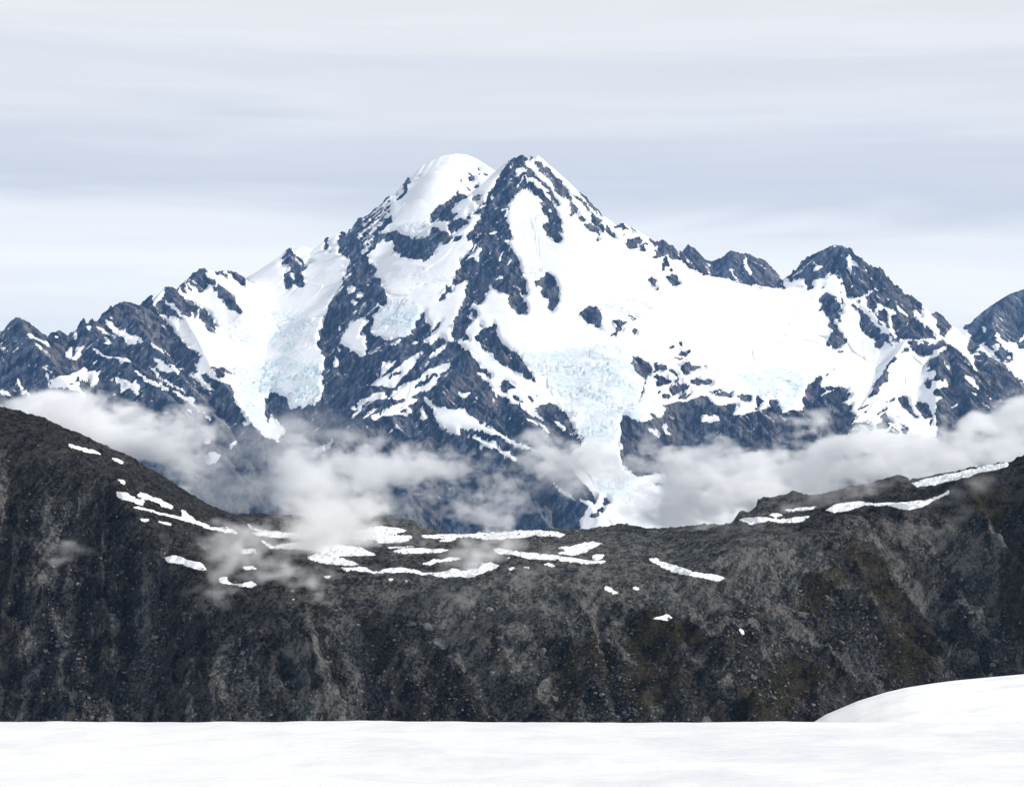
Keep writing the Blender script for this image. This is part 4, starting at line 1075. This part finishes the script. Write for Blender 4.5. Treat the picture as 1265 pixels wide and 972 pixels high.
def scatter_rocks(ridge, bmat, smat):
    rng = random.Random(7)
    # big boulders read off the slope, then smaller ones gathered in the gullies
    named = [(528, 777, 4.6, 'large pale boulder, upper of two together on the middle of the scree slope'), (541, 797, 4.8, 'large pale boulder, lower of two together on the middle of the scree slope'),
             (508, 772, 3.4, 'dark blocky boulder just left of the two pale boulders mid slope'), (670, 806, 3.2, 'upright grey boulder standing on the scree under the middle of the saddle'), (81, 797, 3.3, 'squat boulder at the bend of the stone chute on the left slope'),
             (989, 760, 3.6, 'tall grey slab on the right slope between brown turf ribs'), (604, 755, 2.8, 'flat topped boulder on the upper scree below the saddle'), (585, 789, 2.6, 'leaning pale rock between the two pale boulders and the upright one'),
             (70, 668, 2.8, 'grey boulder at the top of the left stone chute'), (97, 722, 2.6, 'slanting slab beside the left stone chute')]
    protos = []
    for i in range(10):
        bm = rock_mesh(rng, 3, .22); me = bpy.data.meshes.new('boulder'); bm.to_mesh(me); bm.free(); me.materials.append(bmat); protos.append(me)
    lbl = []
    for px, py, r, l in named: lbl.append((px, py, r, l, None))
    streams = [((62, 600), (75, 700), (72, 780), (95, 850), (120, 890), 9, 26), ((200, 740), (185, 800), (170, 850), (160, 890), None, 7, 10), ((420, 720), (520, 760), (560, 820), (600, 880), None, 60, 30),
               ((640, 740), (680, 800), (700, 850), (720, 890), None, 45, 16), ((745, 770), (760, 830), (770, 880), (775, 890), None, 8, 14), ((1205, 690), (1215, 730), (1230, 790), (1250, 820), None, 10, 16),
               ((960, 700), (1010, 760), (1080, 820), (1120, 850), None, 22, 14), ((440, 640), (560, 660), (700, 660), (850, 660), None, 14, 14), ((900, 740), (930, 800), (960, 860), (975, 885), None, 14, 12)]
    for s in streams:
        pts = [q for q in s[:5] if q]; w, cnt = s[5], s[6]
        for _ in range(cnt):
            t = rng.random() * (len(pts) - 1); i = int(t); f = t - i
            lbl.append((pts[i][0] * (1 - f) + pts[i + 1][0] * f + rng.gauss(0, w), pts[i][1] * (1 - f) + pts[i + 1][1] * f + rng.gauss(0, w * .6),
                        rng.choice((.9, 1.0, 1.1, 1.3, 1.6, 2.0)), 'grey boulder, one of many strewn over the dark scree slope', 'boulders strewn over the scree'))
    for k, (px, py, r, l, g) in enumerate(lbl):
        if py > 890: continue
        loc, nor = cast(ridge, None, px, py)
        if loc is None: continue
        o = bpy.data.objects.new('boulder', protos[k % len(protos)]); COL.objects.link(o)
        o.location = loc + Vector((0, 0, r * .15)); o.scale = (r, r, r)
        o.rotation_euler = (rng.uniform(-.5, .5), rng.uniform(-.4, .4), rng.uniform(0, 6.28))
        tag(o, l, 'boulder', None, g)
    # small stones: too many to count, one object
    vs, fs, tn = [], [], []; base = []
    for i in range(12):
        bm = rock_mesh(rng, 1, .5); base.append((np.array([v.co[:] for v in bm.verts]), np.array([[v.index for v in f.verts] for f in bm.faces]))); bm.free()
    off = 0; n = 0
    nr = np.random.default_rng(3)
    while n < 14000:
        if rng.random() < .74:
            s = rng.choice(streams); pts = [q for q in s[:5] if q]; t = rng.random() * (len(pts) - 1); i = int(t); f = t - i
            px = pts[i][0] * (1 - f) + pts[i + 1][0] * f + rng.gauss(0, s[5] * 1.5); py = pts[i][1] * (1 - f) + pts[i + 1][1] * f + rng.gauss(0, s[5])
        else:
            px, py = rng.uniform(-20, 1285), rng.uniform(560, 893)
        n += 1
        if py > 895: continue
        loc, nor = cast(ridge, None, px, py)
        if loc is None or loc.y > 1800: continue
        v, f = base[n % 12]
        r = min(1.5, .36 * math.exp(rng.gauss(0, .6)))
        a = rng.uniform(0, 6.28); c, s_ = math.cos(a), math.sin(a)
        q = v * r; q = np.stack([q[:, 0] * c - q[:, 1] * s_, q[:, 0] * s_ + q[:, 1] * c, q[:, 2]], 1) + np.array(loc[:])
        vs.append(q); fs.append(f + off); off += len(v); tn.append(np.full(len(v), min(1, max(0, rng.betavariate(1.6, 2.6)))))
    o = mesh_from_arrays('scree', np.concatenate(vs), np.concatenate(fs), {'tone': np.concatenate(tn)}, smat, shade=False)
    tag(o, 'small loose stones littering the dark ridge', 'scree', 'stuff')

# ---------------------------------------------------------------------------
# Snowfield at the camera, valley floor far below
# ---------------------------------------------------------------------------
def build_snowfield(mat, mat2):
    xs = np.linspace(-75, 75, 520); ys = np.concatenate([np.linspace(-40, 50, 60), np.linspace(50.3, 82, 220), np.linspace(82.5, 140, 40)])
    X, Y = np.meshgrid(xs, ys)
    Z = -12.0 - .0004 * X * X * 0
    Z = Z + .07 * fbm(X / 9, Y / 5, 4, 3) + .022 * fbm(X / 1.6, Y / 1.6, 4, 4)
    edge = 75.15 + .25 * perlin(X / 14, X * 0, 5)
    over = np.maximum(Y - edge, 0)
    Z = Z - .035 * over ** 2 - .25 * over
    o = mesh_from_arrays('snow_field', np.stack([X, Y, Z], -1).reshape(-1, 3), grid_faces(len(ys), len(xs)), None, mat)
    tag(o, 'smooth flat snowfield filling the bottom of the picture', 'snow', 'structure')
    # bank rising behind it on the right
    xs = np.linspace(4, 60, 260); ys = np.linspace(79, 125, 120)
    X, Y = np.meshgrid(xs, ys)
    px = CX + X / Y * FPX
    top = curve("-400,1300 600,1060 860,950 940,945 1000,903 1020,890 1060,872.5 1095,861.5 1120,855.5 1150,850.5 1180,846.5 1220,842.5 1265,838.5 1330,834 1500,826 2400,822", CX + X / Y * FPX)
    crestz = (CY - top) / FPX * 100.0
    dy = Y - 100
    Z = crestz - np.where(dy < 0, .0035 * dy * dy, .02 * dy * dy)
    Z = Z + .012 * fbm(X / 6, Y / 6, 3, 8)
    o = mesh_from_arrays('snow_bank', np.stack([X, Y, Z], -1).reshape(-1, 3), grid_faces(len(ys), len(xs)), None, mat2)
    tag(o, 'rounded white snow bank rising behind the snowfield at the right', 'snow', 'structure')

def build_valley(mat):
    co = np.array([[-40000, 200, VALLEY - 5], [40000, 200, VALLEY - 5], [40000, 60000, VALLEY - 5], [-40000, 60000, VALLEY - 5]], float)
    o = mesh_from_arrays('valley', co, np.array([[0, 1, 2, 3]]), None, mat)
    tag(o, 'grey valley floor hidden beneath the mist', 'valley', 'structure')
# ---------------------------------------------------------------------------
# Mist banks: voxel volumes filled from drifting blobs of vapour
# ---------------------------------------------------------------------------
def field3(shape, beta, seed, voxel):
    r = np.random.default_rng(seed)
    f = np.fft.rfftn(r.standard_normal(shape).astype(np.float32))
    k2 = 0
    for ax, (n, v) in enumerate(zip(shape, voxel)):
        k = np.fft.rfftfreq(n, v) if ax == 2 else np.fft.fftfreq(n, v)
        k = k * (1.7, 1.2, 1.0)[ax]
        k2 = k2 + (k ** 2).reshape([-1 if a == ax else 1 for a in range(3)])
    k = np.sqrt(k2); k0 = 1 / 420. if voxel[0] > 4 else 1 / 110.
    f *= (k * k + k0 * k0) ** (-beta / 2)
    g = np.fft.irfftn(f, shape, axes=(0, 1, 2)).astype(np.float32)
    return (g - g.mean()) / g.std()

def mist(mat, label, blobs, voxel, seed, strength, lump=1.25, beta=1.75):
    """blobs: x, y (frame), distance m, half width, half height (frame), half depth m, thickness"""
    c = []
    for px, py, d, rx, ry, rd, w in blobs:
        s = d / FPX
        c.append(((px - CX) * s, d, (CY - py) * s, rx * s, rd, ry * s, w))
    c = np.array(c); vx = np.array(voxel, float)
    lo = (c[:, :3] - 1.45 * c[:, 3:6]).min(0); hi = (c[:, :3] + 1.45 * c[:, 3:6]).max(0)
    res = np.maximum(np.ceil((hi - lo) / vx).astype(int), 4)
    ax = [np.linspace(lo[i], hi[i], res[i], dtype=np.float32) for i in range(3)]
    env = np.zeros(res, np.float32)
    warp = [field3(tuple(res), 2.2, seed + 1 + i, voxel) for i in range(2)]
    GX, GY, GZ = np.meshgrid(*ax, indexing='ij')
    a = 46 * vx[0] / 6
    GX = GX + a * warp[0]; GZ = GZ + .8 * a * warp[1]
    for x, y, z, rx, ry, rz, w in c:
        q = 1 - np.sqrt(((GX - x) / rx) ** 2 + ((GY - y) / ry) ** 2 + ((GZ - z) / rz) ** 2)
        np.maximum(env, w * np.clip(q, 0, 1), out=env)
    n = field3(tuple(res), beta, seed, voxel)
    den = np.clip(env * 1.5 + lump * .36 * n * np.clip(env * 4, 0, 1) - .22, 0, 1.2) * strength
    for i in range(3):
        e = np.arange(res[i]); w = smooth01(1, max(4, .14 * res[i]), np.minimum(e, res[i] - 1 - e))
        den *= w.reshape([-1 if a == i else 1 for a in range(3)]).astype(np.float32)
    den[:2] = 0; den[-2:] = 0; den[:, :2] = 0; den[:, -2:] = 0; den[:, :, :2] = 0; den[:, :, -2:] = 0
    me = bpy.data.meshes.new('mist'); N = den.size
    me.vertices.add(N); me.vertices.foreach_set('co', np.stack(np.meshgrid(*ax, indexing='ij'), -1).astype(np.float32).ravel())
    at = me.attributes.new('vapour', 'FLOAT', 'POINT'); at.data.foreach_set('value', den.ravel())
    me.materials.append(mat)
    o = bpy.data.objects.new('mist', me); COL.objects.link(o)
    g = bpy.data.node_groups.new('mist', 'GeometryNodeTree')
    g.interface.new_socket('Geometry', in_out='INPUT', socket_type='NodeSocketGeometry'); g.interface.new_socket('Geometry', in_out='OUTPUT', socket_type='NodeSocketGeometry')
    t = NT(g); gi = t.node('NodeGroupInput'); go = t.node('NodeGroupOutput')
    sep = t.node('ShaderNodeSeparateXYZ'); t.put(sep.inputs[0], t.node('GeometryNodeInputPosition').outputs[0])
    idx = None
    for i in range(3):
        u = t.math('MULTIPLY', t.math('SUBTRACT', sep.outputs[i], float(lo[i])), float((res[i] - 1) / (hi[i] - lo[i])))
        u = t.math('MAXIMUM', t.math('MINIMUM', t.math('ROUND', u), float(res[i] - 1)), 0.0)
        fi = t.node('FunctionNodeFloatToInt'); t.put(fi.inputs[0], u)
        if idx is None: idx = fi.outputs[0]
        else:
            m = t.node('FunctionNodeIntegerMath', operation='MULTIPLY_ADD'); t.put(m.inputs[0], idx); m.inputs[1].default_value = int(res[i]); t.put(m.inputs[2], fi.outputs[0]); idx = m.outputs[0]
    na = t.node('GeometryNodeInputNamedAttribute', data_type='FLOAT'); na.inputs[0].default_value = 'vapour'
    si = t.node('GeometryNodeSampleIndex', data_type='FLOAT', domain='POINT')
    t.put(si.inputs['Geometry'], gi.outputs[0]); t.put(si.inputs['Value'], na.outputs[0]); t.put(si.inputs['Index'], idx)
    vc = t.node('GeometryNodeVolumeCube'); t.put(vc.inputs['Density'], si.outputs[0]); vc.inputs['Background'].default_value = 0
    vc.inputs['Min'].default_value = lo; vc.inputs['Max'].default_value = hi
    for i, k in enumerate(('Resolution X', 'Resolution Y', 'Resolution Z')): vc.inputs[k].default_value = int(res[i])
    sm = t.node('GeometryNodeSetMaterial'); sm.inputs['Material'].default_value = mat
    t.put(sm.inputs['Geometry'], vc.outputs[0]); t.put(go.inputs[0], sm.outputs[0])
    md = o.modifiers.new('vapour', 'NODES'); md.node_group = g
    tag(o, label, 'mist', 'stuff')
    print('mist', res, N)

def mist_material():
    m = bpy.data.materials.new('vapour'); m.use_nodes = True; n = NT(m.node_tree); n.n.clear()
    v = n.node('ShaderNodeVolumePrincipled'); v.inputs['Color'].default_value = (.998, .998, .999, 1)
    v.inputs['Density Attribute'].default_value = 'density'; v.inputs['Density'].default_value = 1.0; v.inputs['Anisotropy'].default_value = .0
    o = n.node('ShaderNodeOutputMaterial'); n.put(o.inputs['Volume'], v.outputs[0]); return m

def build_haze():
    x, y0, y1, z0, z1 = 5200, -220, 13200, VALLEY - 8, 1420
    co = np.array([[sx * x, y, z] for z in (z0, z1) for y in (y0, y1) for sx in (-1, 1)], float)
    f = np.array([[0, 2, 3, 1], [4, 5, 7, 6], [0, 1, 5, 4], [2, 6, 7, 3], [0, 4, 6, 2], [1, 3, 7, 5]])
    m = bpy.data.materials.new('air'); m.use_nodes = True; n = NT(m.node_tree); n.n.clear()
    v = n.node('ShaderNodeVolumePrincipled'); v.inputs['Color'].default_value = HAZE_COL; v.inputs['Density'].default_value = HAZE_DEN; v.inputs['Anisotropy'].default_value = .0
    o = n.node('ShaderNodeOutputMaterial'); n.put(o.inputs['Volume'], v.outputs[0])
    h = mesh_from_arrays('haze', co, f, None, m, shade=False)
    tag(h, 'thin blue air between the camera and the mountains', 'haze', 'stuff')
HAZE_COL, HAZE_DEN = (.26, .52, 1.0, 1), 1.9e-5

# ---------------------------------------------------------------------------
# Sky, light, camera
# ---------------------------------------------------------------------------
def build_world(sun_dir):
    w = bpy.data.worlds.new('World'); bpy.context.scene.world = w; w.use_nodes = True
    n = NT(w.node_tree); bg = w.node_tree.nodes['Background']
    sky = n.node('ShaderNodeTexSky', sky_type='NISHITA'); sky.sun_disc = False
    sky.sun_elevation = math.asin(sun_dir.z); sky.sun_rotation = math.atan2(sun_dir.x, sun_dir.y); sky.altitude = 2000
    d = n.node('ShaderNodeTexCoord').outputs['Generated']
    sep = n.node('ShaderNodeSeparateXYZ'); n.put(sep.inputs[0], d); el = sep.outputs[2]
    soft = n.noise(n.mapping(d, (0, 0, 0), (4.2, 4.2, 34)), 1, 4, .5, .8)
    thin = n.noise(n.mapping(d, (0, math.radians(1.0), 0), (7, 7, 150)), 1, 5, .6, .5)
    tilt = n.math('ADD', el, n.math('MULTIPLY', sep.outputs[0], .02))
    e = n.math('ADD', tilt, n.math('MULTIPLY', n.math('SUBTRACT', soft, .5), .055))
    e = n.math('ADD', e, n.math('MULTIPLY', n.math('SUBTRACT', thin, .5), .012))
    r = n.node('ShaderNodeValToRGB'); n.put(r.inputs[0], n.math('MULTIPLY', e, 4.0))
    cr = r.color_ramp; cr.interpolation = 'EASE'
    st = [(.0, (.74, .775, .84)), (.09, (.745, .78, .845)), (.17, (.82, .84, .88)), (.23, (.87, .885, .905)), (.31, (.81, .825, .865)), (.40, (.595, .62, .69)), (.47, (.62, .64, .705)), (.56, (.70, .715, .765)), (.63, (.66, .68, .735)), (.70, (.725, .73, .765)), (.80, (.68, .69, .725))]
    while len(cr.elements) < len(st): cr.elements.new(.5)
    for x, (p, c) in zip(cr.elements, st): x.position = p; x.color = (*c, 1)
    streak = n.mrange(thin, .3, .7, .975, 1.025, False)
    cloud = n.mix(1.0, r.outputs[0], streak, 'MULTIPLY')
    cloud = n.mix(1.0, cloud, (SKY_GAIN * 1.0, SKY_GAIN * .995, SKY_GAIN * .955, 1), 'MULTIPLY')
    zen = n.mrange(el, .19, .85, 1.0, ZENITH)
    zc = n.node('ShaderNodeCombineColor')
    for i in range(3): n.put(zc.inputs[i], zen)
    cloud = n.mix(1.0, cloud, zc.outputs[0], 'MULTIPLY')
    n.put(bg.inputs[0], n.mix(.97, sky.outputs[0], cloud)); bg.inputs[1].default_value = .1
SKY_GAIN, ZENITH = 10.7, .8

def main():
    sc = bpy.context.scene
    sun_dir = Vector((.80, -.30, .52)).normalized()
    build_world(sun_dir)
    L = bpy.data.lights.new('sun', 'SUN'); L.energy = 2.9; L.angle = math.radians(4); L.color = (1, .965, .92)
    s = bpy.data.objects.new('sun', L); COL.objects.link(s); s.rotation_euler = sun_dir.to_track_quat('Z', 'Y').to_euler()
    cam = bpy.data.cameras.new('camera'); c = bpy.data.objects.new('camera', cam); COL.objects.link(c)
    c.rotation_euler = (math.pi / 2, 0, 0); cam.sensor_width = 36; cam.lens = 36 * FPX / 1265; cam.clip_start = .5; cam.clip_end = 100000
    sc.camera = c
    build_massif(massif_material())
    ridge = build_ridge(ridge_material())
    build_snowfield(snow_material('snow'), snow_material('bank_snow', (.935, .945, .955, 1)))
    m, n, b = material('valley_ground'); b.inputs['Base Color'].default_value = (.10, .11, .11, 1)
    nz = n.noise(n.node('ShaderNodeTexCoord').outputs['Object'], .004, 5, .6); n.put(b.inputs['Base Color'], n.mix(nz, (.05, .055, .05, 1), (.16, .16, .16, 1)))
    build_valley(m)
    bpy.context.view_layer.update()
    pm = patch_material()
    for i, (f, l, t) in enumerate(RIDGE_SNOW): drape_snow(ridge, f, l, t, pm, i)
    scatter_rocks(ridge, boulder_material(), scree_material())
    if AIR:
        build_haze()
        mm = mist_material()
        for a in MISTS: mist(mm, *a)
    v = sc.view_settings; v.view_transform = 'Standard'; v.look = 'None'; v.exposure = EXPOSURE; v.gamma = 1; v.use_curve_mapping = False
    cy = sc.cycles
    cy.max_bounces = 20; cy.diffuse_bounces = 3; cy.glossy_bounces = 1; cy.transmission_bounces = 0; cy.volume_bounces = 20; cy.transparent_max_bounces = 4
    cy.use_denoising = True; cy.volume_step_rate = 1.5; cy.caustics_reflective = False; cy.caustics_refractive = False
EXPOSURE, AIR = 0.24, True
MISTS = [
 ('white mist bank drifting across the foot of the left ridge', [
   (-10, 520, 5600, 100, 34, 260, 1.0), (70, 500, 5600, 70, 24, 220, .85), (120, 528, 5600, 110, 32, 260, 1.0), (190, 528, 5600, 70, 26, 220, .9), (235, 545, 5600, 60, 30, 200, .6), (225, 580, 5600, 60, 30, 200, .55)], (6.5, 13, 6.5), 21, .034),
 ('thin grey veil of mist hanging over the lower slopes left of centre', [
   (260, 590, 5600, 100, 46, 240, .7), (330, 600, 5600, 90, 46, 240, .6), (360, 545, 5800, 60, 36, 220, .6), (420, 545, 5800, 50, 30, 200, .5), (470, 610, 5600, 70, 50, 240, .5), (540, 630, 5600, 100, 30, 200, .3)], (6.5, 13, 6.5), 26, .0075, .8),
 ('white plume of mist rising from the saddle and trailing to the right', [
   (395, 625, 5500, 48, 48, 240, .75), (400, 590, 5600, 60, 34, 240, .8), (450, 562, 5700, 80, 24, 240, .85), (520, 572, 5700, 90, 20, 240, .72), (590, 590, 5700, 80, 16, 240, .6), (380, 560, 5700, 40, 34, 200, .5), (458, 620, 5500, 22, 50, 160, .45), (650, 582, 5700, 70, 14, 220, .4)], (6.0, 12, 6.0), 28, .030),
 ('wisps of mist around the glacier tongue below the middle icefall', [
   (690, 555, 5900, 60, 24, 200, .55), (740, 560, 5900, 60, 20, 200, .68), (790, 545, 5900, 36, 14, 150, .35), (720, 580, 5900, 60, 26, 180, .5), (640, 600, 5800, 70, 20, 200, .26)], (6.5, 13, 6.5), 33, .024),
 ('thick mist bank below the long dark cliff at the right', [
   (830, 620, 5500, 70, 38, 260, 1.0), (835, 645, 5400, 55, 24, 260, .9), (870, 600, 5500, 60, 34, 240, .95), (855, 585, 5500, 40, 24, 180, .7), (930, 590, 5500, 70, 44, 260, .95), (960, 562, 5600, 50, 22, 220, .55), (1000, 580, 5500, 80, 44, 260, 1.0),
   (1070, 575, 5500, 80, 46, 260, .95), (1130, 560, 5500, 70, 40, 240, .8), (1190, 560, 5500, 70, 38, 240, .85), (1250, 540, 5500, 70, 34, 240, .9), (1300, 530, 5500, 70, 40, 240, .9), (1130, 600, 5400, 120, 30, 260, .9), (1240, 570, 5400, 80, 26, 240, .9),
   (1215, 520, 5600, 40, 20, 180, .6), (930, 560, 5600, 70, 16, 200, .25), (970, 625, 5300, 140, 30, 240, .9)], (6.5, 13, 6.5), 45, .036),
 ('low veil of mist spilling over the snow patches of the saddle', [
   (385, 655, 1360, 50, 36, 80, 1.0), (375, 675, 1260, 60, 22, 60, .8), (390, 690, 1250, 50, 26, 60, .8), (340, 690, 1180, 50, 30, 50, .6), (330, 715, 1120, 65, 22, 40, .6), (290, 700, 1150, 50, 36, 40, .34), (240, 675, 1230, 45, 24, 40, .28), (400, 640, 1450, 60, 36, 80, .8),
   (460, 645, 1450, 40, 40, 60, .5), (370, 730, 1110, 60, 22, 36, .36), (600, 685, 1230, 26, 42, 40, .42), (570, 715, 1140, 50, 16, 36, .34), (680, 715, 1140, 70, 18, 36, .3), (500, 700, 1200, 90, 20, 40, .26), (40, 740, 1250, 60, 26, 36, .3)], (2.2, 4, 2.0), 57, .075),
 ('thin mist blowing over the right shoulder of the ridge', [
   (1060, 615, 1400, 70, 22, 60, .6), (1110, 600, 1450, 60, 26, 60, .7), (1000, 610, 1500, 60, 20, 60, .45), (960, 670, 1220, 60, 24, 36, .26), (1170, 640, 1270, 60, 34, 36, .28), (1090, 650, 1250, 70, 24, 36, .28), (1200, 690, 1220, 40, 50, 30, .24), (890, 640, 1560, 60, 14, 60, .5), (980, 720, 1150, 60, 30, 30, .2)], (2.6, 5, 2.4), 69, .032),
]
main()
